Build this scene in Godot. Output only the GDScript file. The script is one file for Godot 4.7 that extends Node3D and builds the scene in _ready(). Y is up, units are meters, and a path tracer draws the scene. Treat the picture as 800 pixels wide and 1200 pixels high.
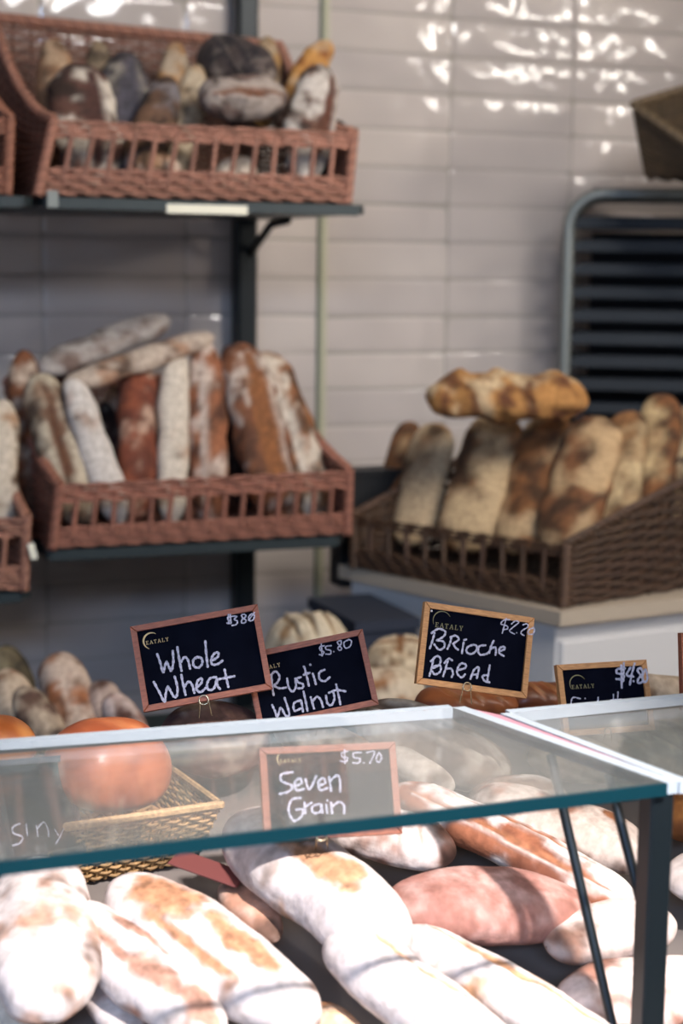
extends Node3D
# Bakery counter: shelves of bread in wicker baskets on a tiled wall, a glass-topped display in front.
# World: x runs along the tiled wall, z comes out of it (wall face z = 0), y is up. Metres.

var used := {}
var M := {}
var rng := RandomNumberGenerator.new()
var fine := FastNoiseLite.new()
var broad := FastNoiseLite.new()


# ---------------------------------------------------------------- geometry store
class Geo:
	var v := PackedVector3Array()
	var n := PackedVector3Array()
	var c := PackedColorArray()
	var i := PackedInt32Array()
	var tone := Color.WHITE

	func put(p: Vector3, q: Vector3) -> int:
		v.append(p)
		n.append(q)
		c.append(tone)
		return v.size() - 1

	# a convex facet, turned to face away from «inside»
	func facet(pts: Array, inside: Vector3) -> void:
		var mid := Vector3.ZERO
		for p in pts:
			mid += p
		mid /= pts.size()
		var nn: Vector3 = (pts[1] - pts[0]).cross(pts[2] - pts[0]).normalized()
		var list := pts
		if nn.dot(mid - inside) < 0.0:
			nn = -nn
			list = pts.duplicate()
			list.reverse()
		var first := v.size()
		for p in list:
			put(p, nn)
		for k in range(1, list.size() - 1):
			i.append_array([first, first + k + 1, first + k])

	# box with chamfered edges
	func box(center: Vector3, size: Vector3, bevel := 0.0, basis := Basis()) -> void:
		var h := size / 2.0
		var b: float = minf(bevel, minf(h.x, minf(h.y, h.z)) * 0.9)
		var at := func(sx, sy, sz, axis) -> Vector3:
			var q := Vector3(sx * (h.x - b), sy * (h.y - b), sz * (h.z - b))
			q[axis] = [sx, sy, sz][axis] * h[axis]
			return center + basis * q
		for axis in 3:
			for s in [-1, 1]:
				var face := []
				for k in [[-1, -1], [1, -1], [1, 1], [-1, 1]]:
					var sg := [0, 0, 0]
					sg[axis] = s
					sg[(axis + 1) % 3] = k[0]
					sg[(axis + 2) % 3] = k[1]
					face.append(at.call(sg[0], sg[1], sg[2], axis))
				facet(face, center)
		if b <= 0.0:
			return
		for axis in 3:
			var p := (axis + 1) % 3
			var q := (axis + 2) % 3
			for s in [[-1, -1], [1, -1], [1, 1], [-1, 1]]:
				var edge := []
				for k in [[-1, p], [1, p], [1, q], [-1, q]]:
					var sg := [0, 0, 0]
					sg[axis] = k[0]
					sg[p] = s[0]
					sg[q] = s[1]
					edge.append(at.call(sg[0], sg[1], sg[2], k[1]))
				facet(edge, center)
		for sx in [-1, 1]:
			for sy in [-1, 1]:
				for sz in [-1, 1]:
					facet([at.call(sx, sy, sz, 0), at.call(sx, sy, sz, 1), at.call(sx, sy, sz, 2)], center)

	# upright prism over a convex outline given by x and z
	func slab(outline: Array, y0: float, y1: float) -> void:
		var mid := Vector3.ZERO
		for p in outline:
			mid += Vector3(p.x, (y0 + y1) / 2.0, p.y) / outline.size()
		var top := []
		var low := []
		for p in outline:
			top.append(Vector3(p.x, y1, p.y))
			low.append(Vector3(p.x, y0, p.y))
		facet(top, mid)
		facet(low, mid)
		for k in outline.size():
			var m: int = (k + 1) % outline.size()
			facet([low[k], low[m], top[m], top[k]], mid)

	func tube(pts: PackedVector3Array, r: float, sides := 6, taper := 1.0) -> void:
		var count := pts.size()
		var side := Vector3.ZERO
		var first := v.size()
		for k in count:
			var d: Vector3 = (pts[mini(k + 1, count - 1)] - pts[maxi(k - 1, 0)]).normalized()
			if k == 0:
				side = d.cross(Vector3.UP if absf(d.y) < 0.9 else Vector3.RIGHT).normalized()
			side = (side - d * side.dot(d)).normalized()
			var up := d.cross(side)
			var rr := r * lerpf(1.0, taper, float(k) / maxf(count - 1, 1))
			for s in sides:
				var a := TAU * s / sides
				var o := side * cos(a) + up * sin(a)
				put(pts[k] + o * rr, o)
		for k in count - 1:
			for s in sides:
				var a := first + k * sides + s
				var b := first + k * sides + (s + 1) % sides
				i.append_array([a, a + sides, b, b, a + sides, b + sides])
		for e in [0, count - 1]:
			var mid := put(pts[e], (pts[e] - pts[1 if e == 0 else count - 2]).normalized())
			for s in sides:
				var a: int = first + e * sides + s
				var b: int = first + e * sides + (s + 1) % sides
				if e == 0:
					i.append_array([mid, a, b])
				else:
					i.append_array([mid, b, a])

	# strands twisted round the line from a to b
	func rope(a: Vector3, b: Vector3, r: float, turn: float, strands := 2) -> void:
		var d := (b - a).normalized()
		var s := d.cross(Vector3.UP if absf(d.y) < 0.9 else Vector3.RIGHT).normalized()
		var u := d.cross(s)
		var steps := maxi(4, int(a.distance_to(b) / turn * 9.0))
		var base := tone
		for k in strands:
			tone = base * (0.7 + 0.5 * fmod(k * 0.618 + absf(a.x + a.y) * 7.3, 1.0))
			var pts := PackedVector3Array()
			for q in steps + 1:
				var f := float(q) / steps
				var w := TAU * (f * a.distance_to(b) / turn + float(k) / strands + a.y * 61.7)
				pts.append(a.lerp(b, f) + (s * cos(w) + u * sin(w)) * r * 0.85)
			tube(pts, r * (0.7 if strands > 2 else 0.82), 6)
		tone = base

	func mesh() -> ArrayMesh:
		var arrays := []
		arrays.resize(Mesh.ARRAY_MAX)
		arrays[Mesh.ARRAY_VERTEX] = v
		arrays[Mesh.ARRAY_NORMAL] = n
		arrays[Mesh.ARRAY_COLOR] = c
		arrays[Mesh.ARRAY_INDEX] = i
		var m := ArrayMesh.new()
		m.add_surface_from_arrays(Mesh.PRIMITIVE_TRIANGLES, arrays)
		return m


# ---------------------------------------------------------------- naming and placing
func numbered(called: String) -> String:
	if not used.has(called):
		used[called] = 0
		return called
	used[called] += 1
	return "%s_%03d" % [called, used[called]]


func obj(called: String, m: Mesh, mat: Material, parent: Node = self) -> MeshInstance3D:
	var o := MeshInstance3D.new()
	o.name = numbered(called) if parent == self else called
	o.mesh = m
	o.material_override = mat
	parent.add_child(o, true)
	return o


func thing(called: String, label: String, category: String, at := Vector3.ZERO, group := "") -> Node3D:
	var o := Node3D.new()
	o.name = numbered(called)
	o.position = at
	add_child(o)
	tag(o, label, category, group)
	return o


func tag(o: Node, label: String, category: String, group := "") -> Node:
	o.set_meta("label", label)
	o.set_meta("category", category)
	if group != "":
		o.set_meta("group", group)
	return o


func structure(o: Node) -> Node:
	o.set_meta("kind", "structure")
	return o


func lin(r: int, g: int, b: int) -> Color:
	return Color(r / 255.0, g / 255.0, b / 255.0).srgb_to_linear()


# ---------------------------------------------------------------- materials
func noise_texture(freq: float, low: Color, high: Color, octaves := 4, size := 256, kind := FastNoiseLite.TYPE_SIMPLEX_SMOOTH, seed_ := 1) -> NoiseTexture2D:
	var f := FastNoiseLite.new()
	f.noise_type = kind
	f.frequency = freq
	f.fractal_octaves = octaves
	f.seed = seed_
	var t := NoiseTexture2D.new()
	t.width = size
	t.height = size
	t.seamless = true
	t.noise = f
	var ramp := Gradient.new()
	ramp.set_color(0, low)
	ramp.set_color(1, high)
	t.color_ramp = ramp
	return t


func flat(key: String, r: int, g: int, b: int, rough := 0.6, metal := 0.0) -> StandardMaterial3D:
	var m := StandardMaterial3D.new()
	m.resource_name = key
	m.albedo_color = Color(r / 255.0, g / 255.0, b / 255.0)
	m.roughness = rough
	m.metallic = metal
	M[key] = m
	return m


func grained(m: StandardMaterial3D, t: Texture2D, scale: Vector3, height: Texture2D = null, cm := 0.1, world := false) -> StandardMaterial3D:
	m.albedo_texture = t
	m.uv1_triplanar = true
	m.uv1_world_triplanar = world
	m.uv1_scale = scale
	if height:
		m.heightmap_enabled = true
		m.heightmap_texture = height
		m.heightmap_scale = cm
	return m


func make_materials() -> void:
	fine.noise_type = FastNoiseLite.TYPE_SIMPLEX_SMOOTH
	fine.frequency = 1.0
	fine.fractal_octaves = 3
	broad.noise_type = FastNoiseLite.TYPE_SIMPLEX_SMOOTH
	broad.frequency = 1.0
	broad.fractal_octaves = 2
	broad.seed = 9
	var speck := noise_texture(0.03, Color(0.74, 0.72, 0.7), Color(1, 1, 1), 5)
	var rough_height := noise_texture(0.025, Color.BLACK, Color.WHITE, 5, 256, FastNoiseLite.TYPE_SIMPLEX_SMOOTH, 5)
	for k in [["crust", 0.88], ["crust_glazed", 0.38]]:
		var m := flat(k[0], 255, 255, 255, k[1])
		m.vertex_color_use_as_albedo = true
		if k[0] == "crust":
			grained(m, speck, Vector3.ONE * 9.0, rough_height, 0.1)
		else:
			grained(m, noise_texture(0.02, Color(0.9, 0.88, 0.86), Color(1, 1, 1), 3), Vector3.ONE * 5.0, rough_height, 0.05)
	var w := flat("wicker", 255, 255, 255, 0.6)
	w.vertex_color_use_as_albedo = true
	grained(w, noise_texture(0.04, Color(0.62, 0.6, 0.58), Color(1, 1, 1), 3), Vector3(14, 14, 14), null, 0.1, false)
	# glazed tiles: a hand-made, slightly wavy face
	var wave := noise_texture(0.009, Color.BLACK, Color.WHITE, 1, 512, FastNoiseLite.TYPE_SIMPLEX_SMOOTH, 3)
	var shade := noise_texture(0.006, Color(0.94, 0.94, 0.94), Color(1, 1, 1), 2, 256)
	for k in 3:
		var t := flat("tile_%d" % k, [[196, 184, 176], [190, 179, 172], [200, 188, 179]][k][0], [[196, 184, 176], [190, 179, 172], [200, 188, 179]][k][1], [[196, 184, 176], [190, 179, 172], [200, 188, 179]][k][2], 0.06)
		grained(t, shade, Vector3.ONE * 2.2, wave, 0.2, true)
	flat("grout", 158, 150, 140, 0.9)
	grained(flat("plaster", 214, 206, 198, 0.9), noise_texture(0.02, Color(0.95, 0.95, 0.95), Color.WHITE, 3), Vector3.ONE)
	grained(flat("floor_stone", 120, 112, 104, 0.5), noise_texture(0.01, Color(0.8, 0.8, 0.8), Color.WHITE, 4), Vector3.ONE * 0.7)
	flat("trim_paint", 176, 172, 146, 0.5)
	flat("trim_green", 118, 124, 108, 0.6)  # darker green of the left edge of the trim
	flat("steel_dark", 18, 27, 31, 0.42, 0.3)
	flat("shelf_paint", 44, 53, 55, 0.45, 0.2)
	flat("label_card", 226, 220, 198, 0.7)
	flat("steel", 128, 132, 128, 0.42, 0.5)
	flat("rail_steel", 30, 36, 42, 0.65, 0.2)
	flat("rack_shade", 12, 16, 26, 0.7)  # darkness inside the rack, put into a colour
	flat("pan", 24, 29, 36, 0.65, 0.2)
	flat("black_plastic", 14, 16, 20, 0.5)
	flat("blue_plastic", 34, 40, 54, 0.65)
	flat("stone_edge", 178, 162, 142, 0.5)
	flat("cabinet_white", 206, 202, 198, 0.5)
	flat("cabinet_lilac", 128, 120, 124, 0.6)
	flat("deck", 116, 108, 102, 0.6)
	flat("frame_black", 26, 28, 34, 0.6)
	flat("deck_front", 190, 186, 180, 0.6)
	flat("maroon_card", 112, 60, 56, 0.6)
	grained(flat("wood_red", 164, 96, 66, 0.55), noise_texture(0.03, Color(0.72, 0.68, 0.64), Color.WHITE, 4), Vector3(9, 60, 60))
	grained(flat("wood_tan", 208, 154, 98, 0.55), noise_texture(0.03, Color(0.76, 0.72, 0.68), Color.WHITE, 4), Vector3(9, 60, 60))
	grained(flat("slate", 9, 12, 24, 0.7), noise_texture(0.012, Color(0.7, 0.72, 0.78), Color(1, 1, 1), 4), Vector3.ONE * 8.0)
	grained(flat("chalk", 214, 210, 222, 0.9), noise_texture(0.06, Color(0.62, 0.64, 0.68), Color.WHITE, 3), Vector3.ONE * 20.0)
	M.slate.metallic_specular = 0.12
	flat("gold", 196, 170, 116, 0.5)
	flat("gold_dull", 128, 122, 86, 0.5)
	flat("wire", 200, 190, 160, 0.25, 0.9)
	flat("pin_white", 230, 230, 228, 0.4)
	var glass := flat("pane_glass", 196, 204, 198, 0.02)
	glass.transparency = BaseMaterial3D.TRANSPARENCY_ALPHA
	glass.albedo_color.a = 0.07
	flat("edge_teal", 8, 46, 54, 0.2)
	flat("edge_white", 158, 168, 174, 0.25)
	flat("edge_line", 170, 120, 130, 0.4)
	flat("lamp_shell", 40, 40, 42, 0.5, 0.3)
	var glow := flat("lamp_glow", 255, 244, 228, 0.5)
	glow.emission_enabled = true
	glow.emission = Color(1.0, 0.93, 0.84)
	glow.emission_energy_multiplier = 4.0
	var orb := flat("globe_glow", 255, 248, 240, 0.4)
	orb.emission_enabled = true
	orb.emission = Color(1.0, 0.97, 0.93)
	orb.emission_energy_multiplier = 48.0


# ---------------------------------------------------------------- wicker
func bilinear(q: Array, u: float, t: float) -> Vector3:
	return q[0].lerp(q[1], u).lerp(q[2].lerp(q[3], u), t)


# woven panel over the four corners q = [low a, low b, high a, high b]
func weave(g: Geo, q: Array, rows: int, stakes: int, r: float, sag := 0.0, lean := 0.0) -> void:
	var nn: Vector3 = (q[1] - q[0]).cross(q[2] - q[0]).normalized()
	var base := g.tone
	var steps := stakes * 4
	for k in rows:
		var t := (k + 0.5) / rows
		g.tone = base * rng.randf_range(0.72, 1.2)
		var pts := PackedVector3Array()
		for s in steps + 1:
			var u := float(s) / steps
			var p := bilinear(q, u, t)
			p.y -= sag * t * 4.0 * u * (1.0 - u)
			p += nn * r * 1.0 * cos(PI * u * stakes + PI * (k % 2))
			pts.append(p)
		g.tube(pts, r, 5)
	g.tone = base * 0.8
	for k in range(0, stakes + 1):
		var u := float(k) / stakes
		var top := bilinear(q, u, 1.0)
		top.y -= sag * 4.0 * u * (1.0 - u)
		g.tube(PackedVector3Array([bilinear(q, u, 0.0), bilinear(q, u, 0.5) - Vector3(0, sag * 2.0 * u * (1.0 - u), 0), top]), r * 0.8, 5)
	g.tone = base


# display basket. f = front [low a, low b, high a, high b], bk = back likewise; the front is an open ladder of stakes
func basket(label: String, group: String, f: Array, bk: Array, tone: Color, stakes: int, sag := 0.0, band := 0.3, rail := 0.2, rows := 20) -> Node3D:
	var o := thing("wicker_basket", label, "basket", Vector3.ZERO, group)
	var g := Geo.new()
	g.tone = tone
	var high: float = f[2].distance_to(f[0])
	# woven band at the foot of the front
	var n_low := 4
	for k in n_low:
		var t := band * (k + 0.5) / n_low
		g.rope(bilinear(f, 0.0, t), bilinear(f, 1.0, t), high * band / n_low * 0.34, 0.085, 2)
	obj("front_band", g.mesh(), M.wicker, o)
	g = Geo.new()
	g.tone = tone * 1.06
	for k in 3:
		var t := 1.0 - rail * (k + 0.5) / 3.0
		g.rope(bilinear(f, 0.0, t), bilinear(f, 1.0, t), high * rail / 3.0 * 0.36, 0.09, 2)
	obj("front_rail", g.mesh(), M.wicker, o)
	for k in stakes:
		g = Geo.new()
		g.tone = tone * rng.randf_range(0.7, 1.05)
		var u := (k + 1.0) / (stakes + 1.0)
		var off := rng.randf_range(-0.004, 0.004)
		g.tube(PackedVector3Array([bilinear(f, u + off, band * 0.5), bilinear(f, u, 0.6), bilinear(f, u - off, 1.0 - rail * 0.5)]), 0.0052, 7)
		obj("stake", g.mesh(), M.wicker, o)
	for e in 2:
		g = Geo.new()
		g.tone = tone
		g.tube(PackedVector3Array([f[e], f[e + 2]]), 0.008, 8)
		g.rope(f[e], f[e + 2], 0.0065, 0.02, 2)
		obj("corner_post", g.mesh(), M.wicker, o)
	for e in 2:
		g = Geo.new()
		g.tone = tone * 0.72  # shade on the basket sides put into the wicker tone
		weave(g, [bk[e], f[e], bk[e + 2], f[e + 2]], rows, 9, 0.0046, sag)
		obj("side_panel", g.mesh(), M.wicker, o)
		g = Geo.new()
		g.tone = tone
		var last: Vector3 = bk[e + 2]
		for k in 6:
			var u := (k + 1.0) / 6.0
			var next: Vector3 = bk[e + 2].lerp(f[e + 2], u) - Vector3(0, sag * 4.0 * u * (1.0 - u), 0)
			g.rope(last, next, 0.0065, 0.03, 2)
			last = next
		obj("side_rim", g.mesh(), M.wicker, o)
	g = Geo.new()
	g.tone = tone * 0.55  # back weave toned down, shade inside the basket put into colour
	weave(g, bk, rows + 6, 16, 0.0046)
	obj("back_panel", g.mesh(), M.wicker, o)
	g = Geo.new()
	g.tone = tone
	g.rope(bk[2], bk[3], 0.008, 0.03, 3)
	obj("back_rim", g.mesh(), M.wicker, o)
	g = Geo.new()
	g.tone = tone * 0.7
	var lift := Vector3(0, 0.0105, 0)
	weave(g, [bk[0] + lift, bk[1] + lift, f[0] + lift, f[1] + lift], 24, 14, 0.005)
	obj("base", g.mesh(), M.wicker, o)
	return o


# ---------------------------------------------------------------- bread
func smooth(a: float, b: float, x: float) -> float:
	return smoothstep(a, b, x)


# a loaf lying from a to b, w wide, h high, its scored face towards «up»
func loaf(label: String, group: String, a: Vector3, b: Vector3, up: Vector3, w: float, h: float, o := {}) -> Node3D:
	var sd: int = o.get("seed", 1)
	var ns: int = o.get("ns", 44)
	var nt: int = o.get("nt", 28)
	var taper: float = o.get("taper", 2.6)
	var lump: float = o.get("lump", 0.06)
	var bend: float = o.get("bend", 0.0)
	var flat_low: float = o.get("flat", 0.7)
	var crust: Color = o.get("crust", Color8(150, 92, 56)).srgb_to_linear()
	var dark: Color = o.get("dark", o.get("crust", Color8(150, 92, 56)).darkened(0.45)).srgb_to_linear()
	var flour: Color = o.get("flour", Color8(236, 226, 214)).srgb_to_linear()
	var cut: Color = o.get("cut", Color8(196, 136, 88)).srgb_to_linear()
	var dust: float = o.get("dust", 0.5)
	var grain: float = o.get("grain", 22.0)
	var score: String = o.get("score", "none")
	var wide: float = o.get("wide", 0.26)
	var shift: float = o.get("shift", 0.0)
	var slant: float = o.get("slant", 0.2)
	var deep: float = o.get("deep", 0.06)
	var ear: float = o.get("ear", 0.05)
	var half := a.distance_to(b) / 2.0
	var x := (b - a).normalized()
	var z := x.cross(up).normalized()
	var y := z.cross(x)
	var root := thing("bread_roll" if half < 0.05 else "bread_loaf", label, "bread", (a + b) / 2.0, group)
	root.basis = Basis(x, y, z)
	var P := PackedVector3Array()
	var K := PackedColorArray()
	var mask := PackedFloat32Array()
	var off := Vector3(sd * 3.7, sd * 1.3, sd * 5.1)
	for i in ns + 1:
		var s := -cos(PI * i / ns)
		var r := pow(maxf(0.0, 1.0 - pow(absf(s), taper)), 0.5)
		for j in nt:
			var t := TAU * j / nt
			var cy := cos(t)
			var cz := sin(t)
			var yy := signf(cy) * pow(absf(cy), 0.9)
			var zz := signf(cz) * pow(absf(cz), 0.86)
			if yy < 0.0:
				yy *= flat_low
			var p := Vector3(s * half, yy * h * 0.5 * r, zz * w * 0.5 * r)
			p.z += bend * w * (0.4 - s * s)
			var q := p + off
			var d := broad.get_noise_3dv(q * 11.0) * lump * 2.0 + fine.get_noise_3dv(q * 30.0) * lump * 0.25
			var m := 0.0
			var ridge := 0.0
			var l := cz
			if cy > -0.25:
				var wob := fine.get_noise_3dv(q * 26.0) * 0.16
				match score:
					"long", "twin":
						for e in ([0.0] if score == "long" else [-0.42, 0.42]):
							var c: float = shift + e + slant * s + wob * 0.5
							var wd := wide * sqrt(maxf(0.0, 1.0 - pow(s / 0.88, 2.0))) + wob * 0.25
							m = maxf(m, 1.0 - smooth(wd - 0.1, wd + 0.02, absf(l - c)))
							ridge = maxf(ridge, exp(-pow((l - c - wd) / 0.09, 2.0)) * (1.0 if wd > 0.08 else 0.0))
					"diag":
						var n: int = o.get("cuts", 3)
						for e in n:
							var c := -0.62 + 1.24 * (e + 0.5) / n
							var dd := s - c - slant * 1.6 * l + wob * 0.12
							var wd := wide * 0.5 * sqrt(maxf(0.0, 1.0 - pow((l - shift) / 0.8, 2.0)))
							m = maxf(m, 1.0 - smooth(wd - 0.05, wd + 0.02, absf(dd)))
							ridge = maxf(ridge, exp(-pow((dd - wd) / 0.05, 2.0)) * (1.0 if wd > 0.04 else 0.0))
					"patch":
						var nn := broad.get_noise_3dv(q * o.get("patchy", 16.0)) + 0.4 * wob
						m = smooth(0.12 - wide, 0.2 - wide, nn) * (1.0 - smooth(0.35, 0.75, absf(l - shift - slant * s))) * (1.0 - smooth(0.7, 0.9, absf(s)))
					"spots":
						for e in o.get("spots", []):
							var dd := Vector2((s - e[0] + wob * 0.25) / e[2], (l - e[1] + wob * 0.6) / e[3]).length()
							m = maxf(m, 1.0 - smooth(0.66, 1.12, dd + fine.get_noise_3dv(q * 34.0) * 0.4))
					"cross":
						m = maxf(1.0 - smooth(wide * 0.3, wide * 0.45, absf(l + wob * 0.3)), 1.0 - smooth(wide * 0.3, wide * 0.45, absf(s + wob * 0.3))) * (1.0 - smooth(0.6, 0.8, maxf(absf(s), absf(l))))
						ridge = m * 0.3
			d += -m * deep * (1.0 - 0.5 * absf(fine.get_noise_3dv(q * 60.0))) + ridge * ear
			var dir := Vector3(0, cy * h, cz * w) * 0.5
			p += dir * d * (0.4 + 0.6 * r) * 1.6
			P.append(p)
			var f1 := fine.get_noise_3dv(q * grain) * 0.6 + broad.get_noise_3dv(q * grain * 0.4) * 0.6
			var fm := smooth(-0.22, 0.22, f1 + (dust - 0.5) * 1.5 + 0.12 * cy)
			var tone := fine.get_noise_3dv(q * 18.0 + Vector3(9, 9, 9))
			var col := dark.lerp(crust, smooth(-0.35, 0.3, tone))
			col = col.lerp(flour, fm)
			var cc := cut.lerp(dark, 0.55 * smooth(0.05, 0.5, fine.get_noise_3dv(q * 48.0))) * (0.9 + 0.35 * fine.get_noise_3dv(q * 70.0))
			col = col.lerp(cc, m)
			col = col.lerp(flour, ridge * 0.6 * o.get("ridge_flour", 1.0) * (1.0 - m))
			col.a = 1.0
			K.append(col)
			mask.append(m)
	var N := PackedVector3Array()
	N.resize(P.size())
	for i in ns + 1:
		for j in nt:
			var n: Vector3
			if i == 0 or i == ns:
				n = Vector3(-1.0 if i == 0 else 1.0, 0, 0)
			else:
				var du := P[(i + 1) * nt + j] - P[(i - 1) * nt + j]
				var dv := P[i * nt + (j + 1) % nt] - P[i * nt + (j + nt - 1) % nt]
				n = dv.cross(du).normalized()
				if n.dot(Vector3(0, P[i * nt + j].y, P[i * nt + j].z - bend * w * (0.4 - pow(P[i * nt + j].x / half, 2.0)))) < 0.0:
					n = -n
			N[i * nt + j] = n
	var idx := [PackedInt32Array(), PackedInt32Array()]
	for i in ns:
		for j in nt:
			var q := [i * nt + j, i * nt + (j + 1) % nt, (i + 1) * nt + (j + 1) % nt, (i + 1) * nt + j]
			var mean := (mask[q[0]] + mask[q[1]] + mask[q[2]] + mask[q[3]]) / 4.0
			var to := 1 if mean > 0.5 else 0
			idx[to].append_array([q[0], q[2], q[1], q[0], q[3], q[2]])
	var mat: Material = M[o.get("finish", "crust")]
	for k in 2:
		if idx[k].size() == 0:
			continue
		var arrays := []
		arrays.resize(Mesh.ARRAY_MAX)
		arrays[Mesh.ARRAY_VERTEX] = P
		arrays[Mesh.ARRAY_NORMAL] = N
		arrays[Mesh.ARRAY_COLOR] = K
		arrays[Mesh.ARRAY_INDEX] = idx[k]
		var m := ArrayMesh.new()
		m.add_surface_from_arrays(Mesh.PRIMITIVE_TRIANGLES, arrays)
		obj(["crust", "scored_cut"][k], m, mat, root)
	return root


# ---------------------------------------------------------------- chalkboard signs
func spline(p: PackedVector2Array) -> PackedVector2Array:
	var out := PackedVector2Array()
	for k in p.size() - 1:
		var a := p[maxi(k - 1, 0)]
		var d := p[mini(k + 2, p.size() - 1)]
		for s in 6:
			out.append(p[k].cubic_interpolate(p[k + 1], a, d, s / 6.0))
	out.append(p[p.size() - 1])
	return out


# a hand-drawn stroke: a ribbon with round ends on the face z
func ribbon(g: Geo, pts: PackedVector2Array, r: float, z: float) -> void:
	var n := Vector3(0, 0, 1)
	if pts.size() > 1:
		var first := g.v.size()
		for k in pts.size():
			var d := (pts[mini(k + 1, pts.size() - 1)] - pts[maxi(k - 1, 0)]).normalized()
			var s := Vector2(-d.y, d.x) * r * (0.9 + 0.2 * sin(k * 1.7 + pts[0].x * 900.0))
			g.put(Vector3(pts[k].x + s.x, pts[k].y + s.y, z), n)
			g.put(Vector3(pts[k].x - s.x, pts[k].y - s.y, z), n)
		for k in pts.size() - 1:
			var a := first + k * 2
			g.i.append_array([a, a + 2, a + 1, a + 1, a + 2, a + 3])
	for e in [0, pts.size() - 1]:
		var mid := g.put(Vector3(pts[e].x, pts[e].y, z + 0.00002), n)
		for s in 9:
			var w := TAU * s / 8.0
			g.put(Vector3(pts[e].x + cos(w) * r, pts[e].y + sin(w) * r, z + 0.00002), n)
		for s in 8:
			g.i.append_array([mid, mid + 2 + s, mid + 1 + s])


# words: strokes in tenths of a millimetre from the middle of the sign, «;» between strokes
func chalk_sign(label: String, at: Vector3, x: Vector3, y: Vector3, w: float, h: float, wood: String, words: Array, thick: float, logo: Array, gold: String, clip: Array, foot: Vector3, pin := false) -> Node3D:
	var o := thing("chalkboard_sign", label, "sign", at, "chalkboard price signs")
	o.basis = Basis(x, y, x.cross(y).normalized())
	var f := 0.0061
	var g := Geo.new()
	# four mitred bars
	var ring := [Vector2(-w / 2, -h / 2), Vector2(w / 2, -h / 2), Vector2(w / 2, h / 2), Vector2(-w / 2, h / 2)]
	for k in 4:
		g = Geo.new()
		var p: Vector2 = ring[k]
		var q: Vector2 = ring[(k + 1) % 4]
		var pi := Vector2(p.x - signf(p.x) * f, p.y - signf(p.y) * f)
		var qi := Vector2(q.x - signf(q.x) * f, q.y - signf(q.y) * f)
		var mid := Vector3((p.x + q.x + pi.x + qi.x) / 4.0, (p.y + q.y + pi.y + qi.y) / 4.0, 0)
		var pts := [p, q, qi, pi]
		var lo := []
		var hi := []
		var cx := Vector2(mid.x, mid.y)
		for c in pts:
			lo.append(Vector3(c.x, c.y, -0.004))
			hi.append(Vector3(c.x, c.y, 0.003))
		var top := []
		for c in pts:
			var e: Vector2 = c + (cx - c).normalized() * 0.0009
			top.append(Vector3(e.x, e.y, 0.004))
		g.facet(lo, mid)
		g.facet(top, mid)
		for s in 4:
			g.facet([lo[s], lo[(s + 1) % 4], hi[(s + 1) % 4], hi[s]], mid)
			g.facet([hi[s], hi[(s + 1) % 4], top[(s + 1) % 4], top[s]], mid)
		obj("frame_bar", g.mesh(), M[wood], o)
	g = Geo.new()
	g.box(Vector3(0, 0, -0.001), Vector3(w - 2 * f + 0.001, h - 2 * f + 0.001, 0.004))
	obj("slate", g.mesh(), M.slate, o)
	var z := 0.0013
	for line in words:
		var last: bool = line == words[words.size() - 1]
		var r: float = thick * (0.62 if last else 1.0)
		g = Geo.new()
		for stroke in line.split(";"):
			var pts := PackedVector2Array()
			var nums: PackedStringArray = stroke.strip_edges().split(" ")
			for k in range(0, nums.size() - 1, 2):
				pts.append(Vector2(float(nums[k]), float(nums[k + 1])) / 10000.0)
			z += 0.000012
			var over := 0.0
			for q in pts:
				if absf(q.x) + r > w / 2 - f or absf(q.y) + r > h / 2 - f:
					over = 0.003
			ribbon(g, spline(pts) if pts.size() > 1 else pts, r, z + over)
		obj("chalk_price" if last else "chalk_word", g.mesh(), M.chalk, o)
	if logo.size():
		# crescent and serif name
		g = Geo.new()
		var c := Vector2(logo[0], logo[1])
		var r: float = logo[2]
		var outer := PackedVector2Array()
		for k in 25:
			var u := k / 24.0
			var ang := deg_to_rad(lerpf(logo[3], logo[4], u))
			outer.append(c + Vector2(cos(ang), sin(ang)) * r)
		var first := g.v.size()
		for k in 25:
			var u := k / 24.0
			var t: float = logo[5] * (0.25 + 0.75 * sin(PI * u))
			var d: Vector2 = (outer[k] - c).normalized()
			g.put(Vector3(outer[k].x, outer[k].y, 0.0013), Vector3(0, 0, 1))
			g.put(Vector3(outer[k].x - d.x * t, outer[k].y - d.y * t, 0.0013), Vector3(0, 0, 1))
		for k in 24:
			var a := first + k * 2
			g.i.append_array([a, a + 1, a + 2, a + 1, a + 3, a + 2])
		obj("gold_crescent", g.mesh(), M[gold], o)
		var t := TextMesh.new()
		var font := SystemFont.new()
		font.font_names = PackedStringArray(["Droid Serif"])
		var spaced := FontVariation.new()
		spaced.base_font = font
		spaced.spacing_glyph = 5
		t.font = spaced
		t.text = "EATALY"
		t.font_size = 32
		t.pixel_size = logo[8] / spaced.get_string_size("EATALY", HORIZONTAL_ALIGNMENT_LEFT, -1, 32).x
		t.depth = 0.0002
		t.horizontal_alignment = HORIZONTAL_ALIGNMENT_LEFT
		var txt := obj("gold_name", t, M[gold], o)
		txt.position = Vector3(logo[6], logo[7], 0.0013)
	if pin:
		var s := SphereMesh.new()
		s.radius = 0.0011
		s.height = 0.0022
		s.radial_segments = 10
		s.rings = 5
		obj("white_pin", s, M.pin_white, o).position = Vector3(-w / 2 + f + 0.0025, h / 2 - f - 0.0025, 0.0018)
	# wire clip: a coil over the lower bar and two legs down into the loaf
	g = Geo.new()
	var cc := Vector3(clip[0], clip[1], 0.0055)
	var rr: float = clip[2]
	var loop := PackedVector3Array()
	loop.append(o.basis.inverse() * (foot - at) + Vector3(-0.006, 0, 0))
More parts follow.
